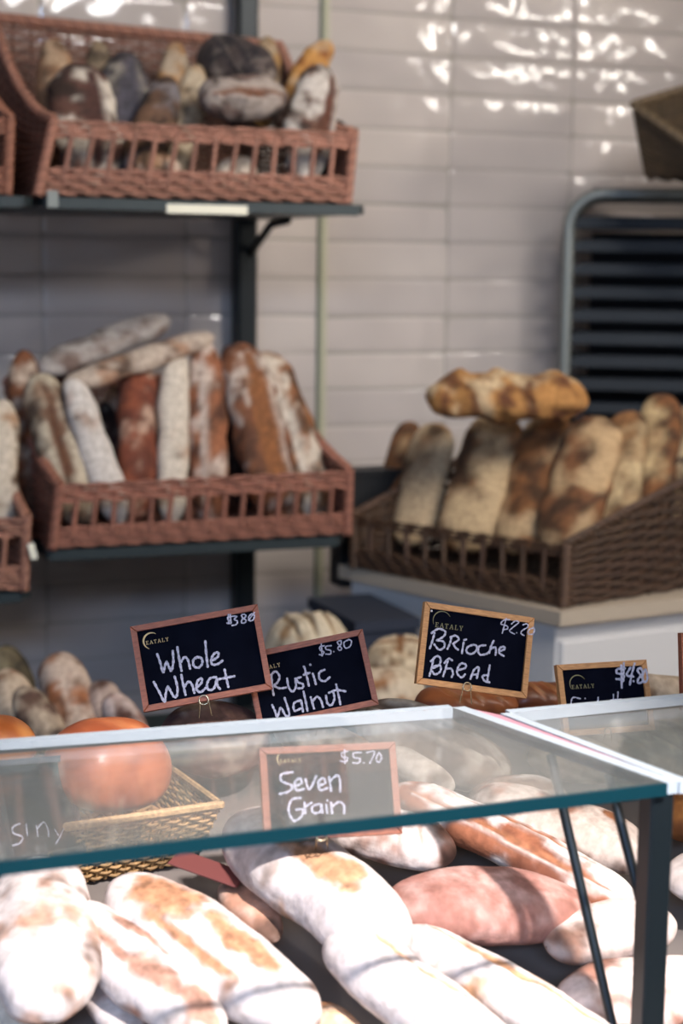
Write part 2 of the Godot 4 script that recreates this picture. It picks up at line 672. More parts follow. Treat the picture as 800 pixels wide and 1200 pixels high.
	loop.append(cc + Vector3(-rr, -rr * 1.2, 0))
	for k in 27:
		var u := PI + TAU * 1.5 * -k / 26.0
		loop.append(cc + Vector3(cos(u) * rr, sin(u) * rr, 0.001 * k / 26.0))
	loop.append(cc + Vector3(rr, -rr * 1.2, 0.001))
	loop.append(o.basis.inverse() * (foot - at) + Vector3(0.007, 0, 0))
	g.tube(loop, 0.0006, 6)
	obj("wire_clip", g.mesh(), M.wire, o)
	return o


# ---------------------------------------------------------------- lights
func ceiling_spot(label: String, at: Vector3, aim: Vector3, energy: float, cone: float, radius := 0.06, tint := Color(1.0, 0.93, 0.84)) -> void:
	var o := thing("ceiling_spotlight", label, "lamp", at, "track spotlights over the counter")
	var d := (aim - at).normalized()
	var side := d.cross(Vector3.UP).normalized()
	var g := Geo.new()
	g.tube(PackedVector3Array([-d * 0.14, d * 0.02]), radius + 0.01, 20)
	g.tube(PackedVector3Array([Vector3(0, 3.2 - at.y, 0), -d * 0.1]), 0.012, 8)
	obj("lamp_shell", g.mesh(), M.lamp_shell, o)
	g = Geo.new()
	g.tube(PackedVector3Array([d * 0.021, d * 0.026]), radius, 20)
	obj("lamp_lens", g.mesh(), M.lamp_glow, o)
	var l := SpotLight3D.new()
	l.name = "spot_beam"
	l.light_color = tint
	l.light_energy = energy
	l.spot_angle = cone
	l.spot_angle_attenuation = 0.6
	l.spot_range = 14.0
	l.spot_attenuation = 2.0
	l.light_size = radius
	l.shadow_enabled = true
	o.add_child(l)
	l.position = d * 0.035
	l.basis = Basis(side, side.cross(d).normalized(), -d)


func panel_light(label: String, at: Vector3, size: Vector2, energy: float, tint: Color, glow: float) -> void:
	var o := thing("fill_panel", label, "lamp", at, "added fill panels behind the customer")
	var g := Geo.new()
	g.box(Vector3(0, 0.03, 0), Vector3(size.x + 0.06, 0.05, size.y + 0.06), 0.006)
	obj("panel_housing", g.mesh(), M.cabinet_white, o)
	g = Geo.new()
	g.box(Vector3.ZERO, Vector3(size.x, 0.01, size.y))
	var m := flat("panel_glow_%d" % used.size(), 255, 246, 236, 0.5)
	m.emission_enabled = true
	m.emission = tint
	m.emission_energy_multiplier = glow
	obj("light_diffuser", g.mesh(), m, o)
	var l := AreaLight3D.new()
	l.name = "panel_beam"
	l.area_size = size
	l.light_color = tint
	l.light_energy = energy
	l.area_range = 16.0
	l.area_attenuation = 2.0
	l.shadow_enabled = true
	o.add_child(l)
	l.position = Vector3(0, -0.012, 0)
	l.rotation_degrees.x = -90


func globe(label: String, at: Vector3) -> void:
	var o := thing("pendant_lamp", label, "lamp", at, "pendant globes hung over the shop floor")
	var s := SphereMesh.new()
	s.radius = 0.085
	s.height = 0.17
	var m: StandardMaterial3D = M.globe_glow
	obj("glass_globe", s, m, o)
	var g := Geo.new()
	g.tube(PackedVector3Array([Vector3(0, 0.07, 0), Vector3(0, 3.2 - at.y, 0)]), 0.004, 6)
	g.tube(PackedVector3Array([Vector3(0, 0.068, 0), Vector3(0, 0.11, 0)]), 0.022, 10)
	obj("cord", g.mesh(), M.lamp_shell, o)
	var l := OmniLight3D.new()
	l.name = "globe_light"
	l.light_color = Color(1.0, 0.96, 0.92)
	l.light_energy = 0.06
	l.light_size = 0.07
	l.omni_range = 12.0
	l.omni_attenuation = 2.0
	l.shadow_enabled = true
	o.add_child(l)


# ---------------------------------------------------------------- the scene
func _ready() -> void:
	rng.seed = 41
	var cam := Camera3D.new()
	cam.name = "camera"
	add_child(cam)
	cam.transform = Transform3D(Basis(Vector3(0.9308918, 0.0127814, 0.3650714), Vector3(0.0406177, 0.9895688, -0.1382161), -Vector3(0.3630298, -0.1434926, -0.9206624)), Vector3(0, 1.6, 3.6))
	var lens := CameraAttributesPhysical.new()
	lens.frustum_focal_length = 40.0
	lens.exposure_aperture = 2.8
	lens.frustum_focus_distance = 1.74
	lens.frustum_near = 0.05
	lens.frustum_far = 60.0
	cam.attributes = lens
	cam.fov = rad_to_deg(2.0 * atan(12.0 / 40.0))
	cam.current = true
	var we := WorldEnvironment.new()
	we.name = "environment"
	var env := Environment.new()
	env.background_mode = Environment.BG_COLOR
	env.background_color = Color(0.02, 0.02, 0.022)
	env.tonemap_mode = Environment.TONE_MAPPER_LINEAR
	env.tonemap_exposure = 1.06
	env.sdfgi_enabled = true
	env.ssao_enabled = true
	env.ssil_enabled = true
	we.environment = env
	add_child(we)
	make_materials()
	build_lights()
	build_room()
	build_shelves()
	build_rack_and_counter()
	build_display()
	build_baskets()
	build_bread()
	build_signs()


func build_lights() -> void:
	# spots over the counter and the shelves, from the front and right; an added cool fill panel behind
	ceiling_spot("black ceiling spotlight aimed at the front row of the display", Vector3(0.8, 2.95, 3.75), Vector3(0.5, 1.0, 2.46), 16.6, 12.5, 0.05, Color(1.0, 0.97, 0.97))
	ceiling_spot("black ceiling spotlight aimed at the right end of the display", Vector3(1.9, 2.95, 3.45), Vector3(0.75, 1.0, 2.2), 1.6, 18.0, 0.05, Color(1.0, 0.97, 0.96))
	ceiling_spot("black ceiling spotlight aimed steeply at the middle shelf", Vector3(1.32, 3.02, 2.3), Vector3(1.25, 1.1, 0.1), 2.7, 34.0, 0.28, Color(1.0, 0.985, 0.965))
	ceiling_spot("black ceiling spotlight aimed at the top shelf", Vector3(1.9, 3.02, 3.1), Vector3(1.1, 1.5, 0.2), 3.6, 34.0, 0.28, Color(1.0, 0.98, 0.96))
	ceiling_spot("black ceiling spotlight aimed at the tiled wall", Vector3(1.4, 3.02, 3.3), Vector3(1.75, 1.4, 0.2), 3.0, 34.0, 0.3, Color(1.0, 1.0, 1.0))
	for k in 5:
		globe(["pendant globe lamp highest of the cluster", "pendant globe lamp second from the counter", "pendant globe lamp hung lowest of the far pair", "pendant globe lamp beside the highest one", "pendant globe lamp nearest the counter", "pendant globe lamp farthest to the side", "pendant globe lamp deepest in the shop"][k], [Vector3(4.28, 2.93, 5.2), Vector3(4.22, 2.68, 4.6), Vector3(4.95, 2.68, 5.6), Vector3(5.0, 2.9, 5.0), Vector3(4.89, 2.75, 4.4), Vector3(5.65, 2.76, 5.4), Vector3(5.35, 2.5, 6.2)][k])
	panel_light("unseen cool fill panel added on the ceiling behind the customer", Vector3(-1.6, 3.12, 6.6), Vector2(2.4, 1.4), 34.0, Color(0.7, 0.82, 1.0), 1.6)  # added fill, lifts the shaded wall with a cool tint


func build_room() -> void:
	var x0 := -4.0
	var x1 := 8.0
	var z1 := 9.5
	var g := Geo.new()
	g.box(Vector3((x0 + x1) / 2, 1.6, -0.1), Vector3(x1 - x0 + 0.4, 3.4, 0.199))
	var wall := obj("wall_back", g.mesh(), M.grout)
	structure(wall)
	# glazed tiles in stacked courses; 0.312 by 0.0832 m, joints 3 mm
	var tw := 0.3120
	var th := 0.0832
	var tile := pillow(tw - 0.0026, th - 0.0026)
	for r in 26:
		for c in 9:
			var cx := 0.737 + (c - 2 + 0.5) * tw
			var cy := 2.152 + 0.2496 - (r + 0.5) * th + 0.0
			var o := obj("tile", tile, M["tile_%d" % ((r * 7 + c * 5 + (r * c) % 3) % 3)], wall)
			o.position = Vector3(cx, cy, rng.randf_range(-0.0009, 0.0009))
			o.rotation = Vector3(rng.randf_range(-0.006, 0.006), rng.randf_range(-0.003, 0.003), 0)
	# plain painted wall above, beside and below the tiled field
	g = Geo.new()
	var tx0 := 0.737 - 2 * tw
	var tx1 := 0.737 + 7 * tw
	var ty1 := 2.152 + 0.2496
	var ty0 := ty1 - 26 * th
	g.box(Vector3((x0 + tx0) / 2, 1.6, -0.006), Vector3(tx0 - x0, 3.4, 0.012))
	g.box(Vector3((x1 + tx1) / 2, 1.6, -0.006), Vector3(x1 - tx1, 3.4, 0.012))
	g.box(Vector3((tx0 + tx1) / 2, (3.3 + ty1) / 2, -0.006), Vector3(tx1 - tx0, 3.3 - ty1, 0.012))
	g.box(Vector3((tx0 + tx1) / 2, ty0 / 2, -0.006), Vector3(tx1 - tx0, ty0, 0.012))
	obj("painted_surface", g.mesh(), M.plaster, wall)
	g = Geo.new()
	g.box(Vector3(1.366, 1.5, 0.007), Vector3(0.015, 3.0, 0.012), 0.003)
	var strip := obj("trim_1", g.mesh(), M.trim_paint)
	structure(strip)
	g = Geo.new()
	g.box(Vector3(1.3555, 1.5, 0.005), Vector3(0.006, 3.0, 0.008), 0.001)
	obj("edge_bead", g.mesh(), M.trim_green, strip)
	g = Geo.new()
	g.box(Vector3((x0 + x1) / 2, -0.1, z1 / 2), Vector3(x1 - x0 + 0.4, 0.2, z1 + 0.4))
	structure(obj("floor", g.mesh(), M.floor_stone))
	g = Geo.new()
	g.box(Vector3((x0 + x1) / 2, 3.3, z1 / 2), Vector3(x1 - x0 + 0.4, 0.2, z1 + 0.4))
	structure(obj("ceiling", g.mesh(), M.plaster))
	for s in [["wall_left", x0 - 0.1], ["wall_right", x1 + 0.1]]:
		g = Geo.new()
		g.box(Vector3(s[1], 1.6, z1 / 2), Vector3(0.2, 3.2, z1))
		structure(obj(s[0], g.mesh(), M.plaster))
	g = Geo.new()
	g.box(Vector3((x0 + x1) / 2, 1.6, z1 + 0.1), Vector3(x1 - x0 + 0.4, 3.2, 0.2))
	structure(obj("wall_front", g.mesh(), M.plaster))


# a glazed tile: flat in the middle, rolled off towards its edges
func pillow(w: float, h: float) -> ArrayMesh:
	var g := Geo.new()
	var steps := [-1.0, -0.93, -0.74, 0.0, 0.74, 0.93, 1.0]
	var drop := func(p: float, half: float) -> float:
		var e := maxf(0.0, (absf(p) * half - (half - 0.011)) / 0.011)
		return 0.0017 * e * e + 0.00035 * p * p
	var xs := []
	for s in steps:
		xs.append(s if absf(s) < 0.5 else signf(s) * (1.0 - (1.0 - absf(s)) * h / w))
	for y in steps:
		for x in xs:
			var z: float = 0.0018 - drop.call(x, w / 2) - drop.call(y, h / 2)
			var e := 0.02
			var nx: float = -(drop.call(x + e * h / w, w / 2) - drop.call(x - e * h / w, w / 2)) / (2 * e * h / 2)
			var ny: float = -(drop.call(y + e, h / 2) - drop.call(y - e, h / 2)) / (2 * e * h / 2)
			g.put(Vector3(x * w / 2, y * h / 2, z), Vector3(-nx, -ny, 1.0).normalized())
	for j in 6:
		for k in 6:
			var q := j * 7 + k
			g.i.append_array([q, q + 7, q + 1, q + 1, q + 7, q + 8])
	for e in [[Vector3(-w / 2, -h / 2, 0), Vector3(w / 2, -h / 2, 0)], [Vector3(-w / 2, h / 2, 0), Vector3(w / 2, h / 2, 0)], [Vector3(-w / 2, -h / 2, 0), Vector3(-w / 2, h / 2, 0)], [Vector3(w / 2, -h / 2, 0), Vector3(w / 2, h / 2, 0)]]:
		g.facet([e[0], e[1], e[1] - Vector3(0, 0, 0.008), e[0] - Vector3(0, 0, 0.008)], Vector3.ZERO)
	return g.mesh()


func build_shelves() -> void:
	var o := thing("shelf_upright", "dark steel shelf upright standing in front of the tiled wall", "post", Vector3(1.168, 0, 0.045))
	var g := Geo.new()
	g.box(Vector3(0, 1.5, 0), Vector3(0.046, 3.0, 0.05), 0.006)
	obj("post", g.mesh(), M.steel_dark, o)
	g = Geo.new()
	g.box(Vector3(0, 0.01, 0), Vector3(0.12, 0.02, 0.09), 0.003)
	obj("foot_plate", g.mesh(), M.steel_dark, o)
	# boards: top, middle, and two at the left edge
	for s in [["grey top shelf board under the big basket of grey loaves", 0.612, 1.218, 1.711, 0.635], ["dark shelf board under the basket of long brown loaves", 0.62, 1.205, 1.0855, 0.585], ["grey top shelf board cut off by the left edge", 0.0, 0.597, 1.711, 0.635], ["dark lower shelf board cut off by the left edge", 0.0, 0.595, 1.013, 0.585]]:
		var b := thing("shelf_board", s[0], "shelf", Vector3((s[1] + s[2]) / 2.0, s[3], 0.0), "wall shelves of the bakery")
		g = Geo.new()
		var wide: float = s[2] - s[1]
		var z0 := 0.075 if s[2] > 1.0 else 0.015
		g.slab([Vector2(-wide / 2, z0), Vector2(wide / 2, z0), Vector2(wide / 2, s[4] - 0.03), Vector2(wide / 2 - 0.02, s[4]), Vector2(-wide / 2, s[4])], -0.018, -0.002)
		obj("board", g.mesh(), M.shelf_paint, b)
		g = Geo.new()
		g.box(Vector3(-0.01, -0.012, s[4] + 0.002), Vector3(wide - 0.03, 0.02, 0.004), 0.001)
		obj("front_lip", g.mesh(), M.shelf_paint, b)
		if s[2] > 1.0:
			g = Geo.new()
			var y := -0.018
			g.tube(PackedVector3Array([Vector3(1.176 - b.position.x, y - 0.075, 0.06), Vector3(1.176 - b.position.x, y - 0.055, 0.1), Vector3(1.176 - b.position.x, y - 0.012, 0.2), Vector3(1.176 - b.position.x, y - 0.006, 0.3)]), 0.009, 8)
			obj("bracket", g.mesh(), M.steel_dark, b)
		if s[3] > 1.5 and s[2] > 1.0:
			g = Geo.new()
			g.box(Vector3(-0.012, -0.017, s[4] + 0.0055), Vector3(0.15, 0.016, 0.002), 0.0005)
			obj("cream_label_strip", g.mesh(), M.label_card, b)
			g = Geo.new()
			g.box(Vector3(-wide / 2 + 0.013, -0.006, s[4] + 0.006), Vector3(0.02, 0.03, 0.006), 0.001)
			obj("end_clip", g.mesh(), M.steel, b)
	g = Geo.new()
	g.box(Vector3.ZERO, Vector3(0.012, 0.03, 0.002), 0.0005, Basis(Vector3(0, 0, 1), 0.25))
	var tg := obj("price_tag", g.mesh(), M.label_card)
	tg.position = Vector3(0.5886, 1.0876, 0.6100)
	tag(tg, "tiny white tag hanging between the two middle baskets", "tag")


func build_rack_and_counter() -> void:
	# rack turned thirty degrees from the wall
	var wide := 0.56
	var deep := -0.19
	var top := 1.7612
	var o := thing("rolling_rack", "tall steel bakery rack with rounded corners and dark tray slides", "rack", Vector3(1.8724, 0, 0.205))
	o.rotation_degrees.y = -30
	for z in [0.0, deep]:
		var g := Geo.new()
		var p := PackedVector3Array([Vector3(0, 0.08, z), Vector3(0, top - 0.085, z)])
		for k in 9:
			var a := PI - PI / 2 * k / 8.0
			p.append(Vector3(0.075 + cos(a) * 0.075, top - 0.075 + sin(a) * 0.075, z))
		for k in 9:
			var a := PI / 2 - PI / 2 * k / 8.0
			p.append(Vector3(wide - 0.075 + cos(a) * 0.075, top - 0.075 + sin(a) * 0.075, z))
		p.append(Vector3(wide, 0.08, z))
		g.tube(p, 0.0135, 12)
		obj("tube_frame", g.mesh(), M.steel, o)
	for k in 17:
		var y: float = top - 0.062 - k * 0.0514
		for z in [-0.012, deep + 0.012]:
			var g := Geo.new()
			var s := 1.0 if z < -0.1 else -1.0
			g.box(Vector3(wide / 2, y, z), Vector3(wide - 0.02, 0.022, 0.003))
			g.box(Vector3(wide / 2, y - 0.0105, z + s * 0.016), Vector3(wide - 0.04, 0.003, 0.034))
			obj("tray_slide", g.mesh(), M.rail_steel, o)
	var g := Geo.new()
	for z in [0.0, deep]:
		for x in [0.0, wide]:
			g = Geo.new()
			g.tube(PackedVector3Array([Vector3(x - 0.012, 0.04, z), Vector3(x + 0.012, 0.04, z)]), 0.04, 16)
			obj("caster_wheel", g.mesh(), M.black_plastic, o)
	g = Geo.new()
	g.box(Vector3(wide / 2 + 0.02, 0.93, deep + 0.03), Vector3(wide - 0.06, 1.5, 0.006))
	obj("shade_back_sheet", g.mesh(), M.rack_shade, o)  # added sheet, stands in for the dark inside the rack
	g = Geo.new()
	g.box(Vector3(wide - 0.02, 0.94, deep / 2), Vector3(0.006, 1.52, 0.13))
	obj("shade_end_sheet", g.mesh(), M.rack_shade, o)  # added likewise to keep the rack interior dark
	g = Geo.new()
	g.box(Vector3(wide / 2, top + 0.012, deep / 2), Vector3(wide - 0.1, 0.004, 0.19))
	obj("wire_top", g.mesh(), M.rail_steel, o)
	# sheet pans slid into the rack
	for k in 9:
		var y: float = top - 0.0715 - (k + (0 if k < 8 else 1)) * 0.0514
		var pan := thing("sheet_pan", ["dark sheet pan in the highest slide of the rack", "dark sheet pan second from the top of the rack", "dark sheet pan third from the top of the rack", "dark sheet pan fourth from the top of the rack", "dark sheet pan fifth from the top of the rack", "dark sheet pan sixth from the top of the rack", "dark sheet pan seventh from the top of the rack", "dark sheet pan eighth from the top of the rack", "lowest dark sheet pan of the rack, near the golden loaf"][k], "pan", o.position, "sheet pans in the rack")
		pan.rotation_degrees.y = -30
		pan.position.y = y
		g = Geo.new()
		g.box(Vector3(wide / 2, 0.002, deep / 2), Vector3(wide - 0.06, 0.002, 0.13))
		obj("pan_floor", g.mesh(), M.pan, pan)
		g = Geo.new()
		for z in [-0.03, deep + 0.03]:
			g.box(Vector3(wide / 2, 0.013, z), Vector3(wide - 0.06, 0.022, 0.003), 0.001)
		for x in [0.03, wide - 0.03]:
			g.box(Vector3(x, 0.013, deep / 2), Vector3(0.003, 0.022, 0.13), 0.001)
		obj("pan_rim", g.mesh(), M.pan, pan)
	# stone-topped counter, turned a little from the wall
	var c := thing("stone_counter", "white cabinet with a beige stone top under the dark basket", "counter", Vector3.ZERO)
	var outline := [Vector2(1.446, 0.993), Vector2(2.25, 0.872), Vector2(2.25, 0.66), Vector2(1.70, 0.345), Vector2(1.245, 0.43)]
	g = Geo.new()
	g.slab(outline, 0.972, 0.998)
	obj("stone_top", g.mesh(), M.stone_edge, c)
	g = Geo.new()
	g.slab([Vector2(1.452, 0.965), Vector2(2.23, 0.848), Vector2(2.23, 0.67), Vector2(1.70, 0.365), Vector2(1.268, 0.445)], 0.06, 0.972)
	obj("cabinet_body", g.mesh(), M.cabinet_white, c)
	var along := Vector3(1.054, 0, -0.158).normalized()
	for k in 2:
		g = Geo.new()
		var mid := Vector3(1.452, 0.52, 0.968) + along * (0.15 + 0.30 * k)
		g.box(mid, Vector3(0.285, 0.84, 0.016), 0.004, Basis(along, Vector3.UP, along.cross(Vector3.UP)))
		obj("door", g.mesh(), M.cabinet_white, c)
	# dark blue bin beside the counter
	var bin := thing("plastic_bin", "dark blue plastic bin standing left of the white cabinet", "bin", Vector3(1.2186, 0.0000, 0.6481))
	g = Geo.new()
	g.slab([Vector2(-0.06, -0.14), Vector2(0.06, -0.14), Vector2(0.06, 0.1), Vector2(-0.06, 0.1)], 0.0, 0.93)
	obj("body", g.mesh(), M.blue_plastic, bin)
	g = Geo.new()
	g.slab([Vector2(-0.066, -0.146), Vector2(0.066, -0.146), Vector2(0.066, 0.106), Vector2(-0.066, 0.106)], 0.93, 0.95)
	obj("rim", g.mesh(), M.blue_plastic, bin)
	# black tub behind the basket
	var tub := thing("black_tub", "black tub standing behind the left end of the dark basket", "tub", Vector3(1.3471, 0.9744, 0.3723))
	g = Geo.new()
	g.slab([Vector2(-0.085, -0.035), Vector2(0.085, -0.035), Vector2(0.085, 0.03), Vector2(-0.085, 0.03)], -0.03, 0.20)
	obj("body", g.mesh(), M.black_plastic, tub)
	g = Geo.new()
	g.slab([Vector2(-0.09, -0.04), Vector2(0.09, -0.04), Vector2(0.09, 0.035), Vector2(-0.09, 0.035)], 0.20, 0.212)
	obj("rim", g.mesh(), M.black_plastic, tub)


func build_display() -> void:
	var o := thing("display_case", "bread display case with a glass shelf on dark steel posts", "display case", Vector3.ZERO)
	var tilt := Vector3(0, 1, 0.27).normalized()
	var back := Vector3(0, 0.27, -1).normalized()
	var g := Geo.new()
	g.box(Vector3(0.7, 0.90 + 0.27 * 0.24, 2.26) - tilt * 0.012, Vector3(3.0, 0.024, 0.84), 0.003, Basis(Vector3.RIGHT, tilt, Vector3.RIGHT.cross(tilt)))
	obj("sloping_deck", g.mesh(), M.deck, o)
	g = Geo.new()
	g.box(Vector3(0.7, 0.41, 2.26), Vector3(2.9, 0.82, 0.76), 0.01)
	obj("cabinet_base", g.mesh(), M.deck_front, o)
	g = Geo.new()
	g.box(Vector3(0.7, 0.86, 2.635), Vector3(3.0, 0.09, 0.02), 0.004)
	obj("front_ledge", g.mesh(), M.deck_front, o)
	g = Geo.new()
	g.box(Vector3(0.7, 0.93, 1.858), Vector3(3.0, 0.28, 0.016), 0.004)
	obj("rear_board", g.mesh(), M.deck, o)
	for x in [-0.5, 0.716, 1.86]:
		g = Geo.new()
		g.box(Vector3(x, 1.042, 2.474), Vector3(0.021, 0.296, 0.021), 0.002)
		obj("steel_post", g.mesh(), M.steel_dark, o)
	# two slanting rods from the glass edge to the foot of the post
	for q in [[Vector3(0.6880, 1.1880, 2.3500), Vector3(0.7140, 0.8944, 2.4700)], [Vector3(0.7060, 1.1880, 2.4160), Vector3(0.7140, 1.0767, 2.4700)]]:
		g = Geo.new()
		g.tube(PackedVector3Array(q), 0.0042, 10)
		obj("slanting_rod", g.mesh(), M.steel_dark, o)
	var y0 := 1.190
	var y1 := 1.200
	for s in [[Vector2(-0.6, 2.169), Vector2(0.655, 2.223), Vector2(0.716, 2.486), Vector2(-0.6, 2.497)], [Vector2(0.697, 2.256), Vector2(1.95, 2.256), Vector2(1.95, 2.488), Vector2(0.738, 2.488)]]:
		var first: bool = s[0].x < 0.0
		g = Geo.new()
		g.slab(s, y0, y1)
		var pane := obj("glass_pane", g.mesh(), M.pane_glass, o)
		g = Geo.new()
		g.slab([s[3], s[2], s[2] + Vector2(0, 0.0035), s[3] + Vector2(0, 0.0035)], y0, y1)
		obj("teal_front_edge", g.mesh(), M.edge_teal, pane)
		g = Geo.new()
		g.slab([s[0], s[1], s[1] - Vector2(0, 0.010), s[0] - Vector2(0, 0.010)], y0, y1)
		obj("bright_rear_edge", g.mesh(), M.edge_white, pane)
		var e: Array = [s[1], s[2]] if first else [s[3], s[0]]
		var wd := 0.012 if first else -0.010
		g = Geo.new()
		g.slab([e[0], e[1], e[1] + Vector2(wd, 0), e[0] + Vector2(wd, 0)], y0, y1)
		obj("bright_side_edge", g.mesh(), M.edge_white, pane)
	g = Geo.new()
	g.slab([Vector2(0.668, 2.225), Vector2(0.686, 2.258), Vector2(0.7275, 2.486), Vector2(0.7285, 2.486)], y0 + 0.002, y1 - 0.001)
	obj("joint_seal", g.mesh(), M.edge_line, o)
	# table behind the display
	var t := thing("back_table", "plain table behind the display that carries the heaped loaves", "table", Vector3(0.58, 0, 0.98))
	g = Geo.new()
	g.box(Vector3(0, 0.80, 0), Vector3(1.4, 0.03, 0.42), 0.004)
	obj("tabletop", g.mesh(), M.shelf_paint, t)
	for x in [-0.66, 0.66]:
		for z in [-0.17, 0.17]:
			g = Geo.new()
			g.box(Vector3(x, 0.3925, z), Vector3(0.04, 0.785, 0.04), 0.004)
			obj("leg", g.mesh(), M.steel_dark, t)
	# maroon card lying on the deck behind the front loaves
	g = Geo.new()
	g.box(Vector3.ZERO, Vector3(0.0697, 0.002, 0.026), 0.0006, Basis(Vector3(0.7209, -0.1807, 0.6691), Vector3(-0.0000, 0.9654, 0.2607), Vector3(-0.6930, -0.1879, 0.6960)))
	var card := obj("shelf_card", g.mesh(), M.maroon_card)
	card.position = Vector3(0.4356, 1.0571, 2.1775)
	tag(card, "maroon strip of card between the tan basket and the white loaf", "card")


func build_baskets() -> void:
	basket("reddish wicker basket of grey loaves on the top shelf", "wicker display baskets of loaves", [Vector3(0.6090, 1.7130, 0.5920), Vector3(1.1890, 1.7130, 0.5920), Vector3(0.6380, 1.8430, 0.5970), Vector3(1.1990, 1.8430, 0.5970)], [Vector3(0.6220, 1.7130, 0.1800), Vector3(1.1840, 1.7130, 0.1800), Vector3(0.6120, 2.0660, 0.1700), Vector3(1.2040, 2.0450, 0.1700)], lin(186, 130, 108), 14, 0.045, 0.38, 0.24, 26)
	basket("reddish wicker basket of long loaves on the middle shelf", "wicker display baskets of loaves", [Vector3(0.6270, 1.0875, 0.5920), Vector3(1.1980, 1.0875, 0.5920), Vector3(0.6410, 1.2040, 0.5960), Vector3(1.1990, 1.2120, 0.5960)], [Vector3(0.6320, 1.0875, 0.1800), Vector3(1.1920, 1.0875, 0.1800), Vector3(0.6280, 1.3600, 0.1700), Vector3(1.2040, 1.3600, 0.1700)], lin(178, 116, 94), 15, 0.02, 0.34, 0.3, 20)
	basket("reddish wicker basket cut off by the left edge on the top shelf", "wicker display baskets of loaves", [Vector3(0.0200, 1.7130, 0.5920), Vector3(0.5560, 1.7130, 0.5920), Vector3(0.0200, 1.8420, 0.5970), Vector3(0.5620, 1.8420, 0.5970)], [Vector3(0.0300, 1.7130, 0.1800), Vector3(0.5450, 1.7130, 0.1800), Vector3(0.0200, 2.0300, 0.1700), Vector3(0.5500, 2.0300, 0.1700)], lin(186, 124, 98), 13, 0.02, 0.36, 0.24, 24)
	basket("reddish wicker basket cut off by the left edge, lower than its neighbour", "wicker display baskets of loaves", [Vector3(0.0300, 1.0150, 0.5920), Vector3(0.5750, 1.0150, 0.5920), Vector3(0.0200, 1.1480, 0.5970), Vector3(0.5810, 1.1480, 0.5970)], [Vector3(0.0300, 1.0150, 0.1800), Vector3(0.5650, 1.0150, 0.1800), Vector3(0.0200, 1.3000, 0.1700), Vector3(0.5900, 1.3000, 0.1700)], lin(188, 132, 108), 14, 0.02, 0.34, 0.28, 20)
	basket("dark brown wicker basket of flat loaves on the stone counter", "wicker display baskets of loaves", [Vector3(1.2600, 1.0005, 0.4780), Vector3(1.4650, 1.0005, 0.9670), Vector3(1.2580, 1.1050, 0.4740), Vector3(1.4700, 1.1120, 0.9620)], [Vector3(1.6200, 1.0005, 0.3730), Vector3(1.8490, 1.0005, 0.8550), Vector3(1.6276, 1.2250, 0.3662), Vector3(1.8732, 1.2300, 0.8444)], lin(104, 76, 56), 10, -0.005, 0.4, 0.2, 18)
	tilted_basket(Vector3(1.8900, 1.7887, 0.4960), Vector3(2.1757, 1.7887, 0.3895), Vector3(1.9488, 1.7887, 0.6967), Vector3(1.8616, 1.9315, 0.4808), Vector3(2.2383, 2.0386, 0.3737), Vector3(1.9193, 1.7678, 0.7897))
	tan_basket(Vector3(0.4754, 1.0850, 2.0869), Vector3(0.3080, 1.0850, 2.1052), Vector3(0.4517, 1.0850, 1.8438), Vector3(0.2589, 1.0850, 1.8194))


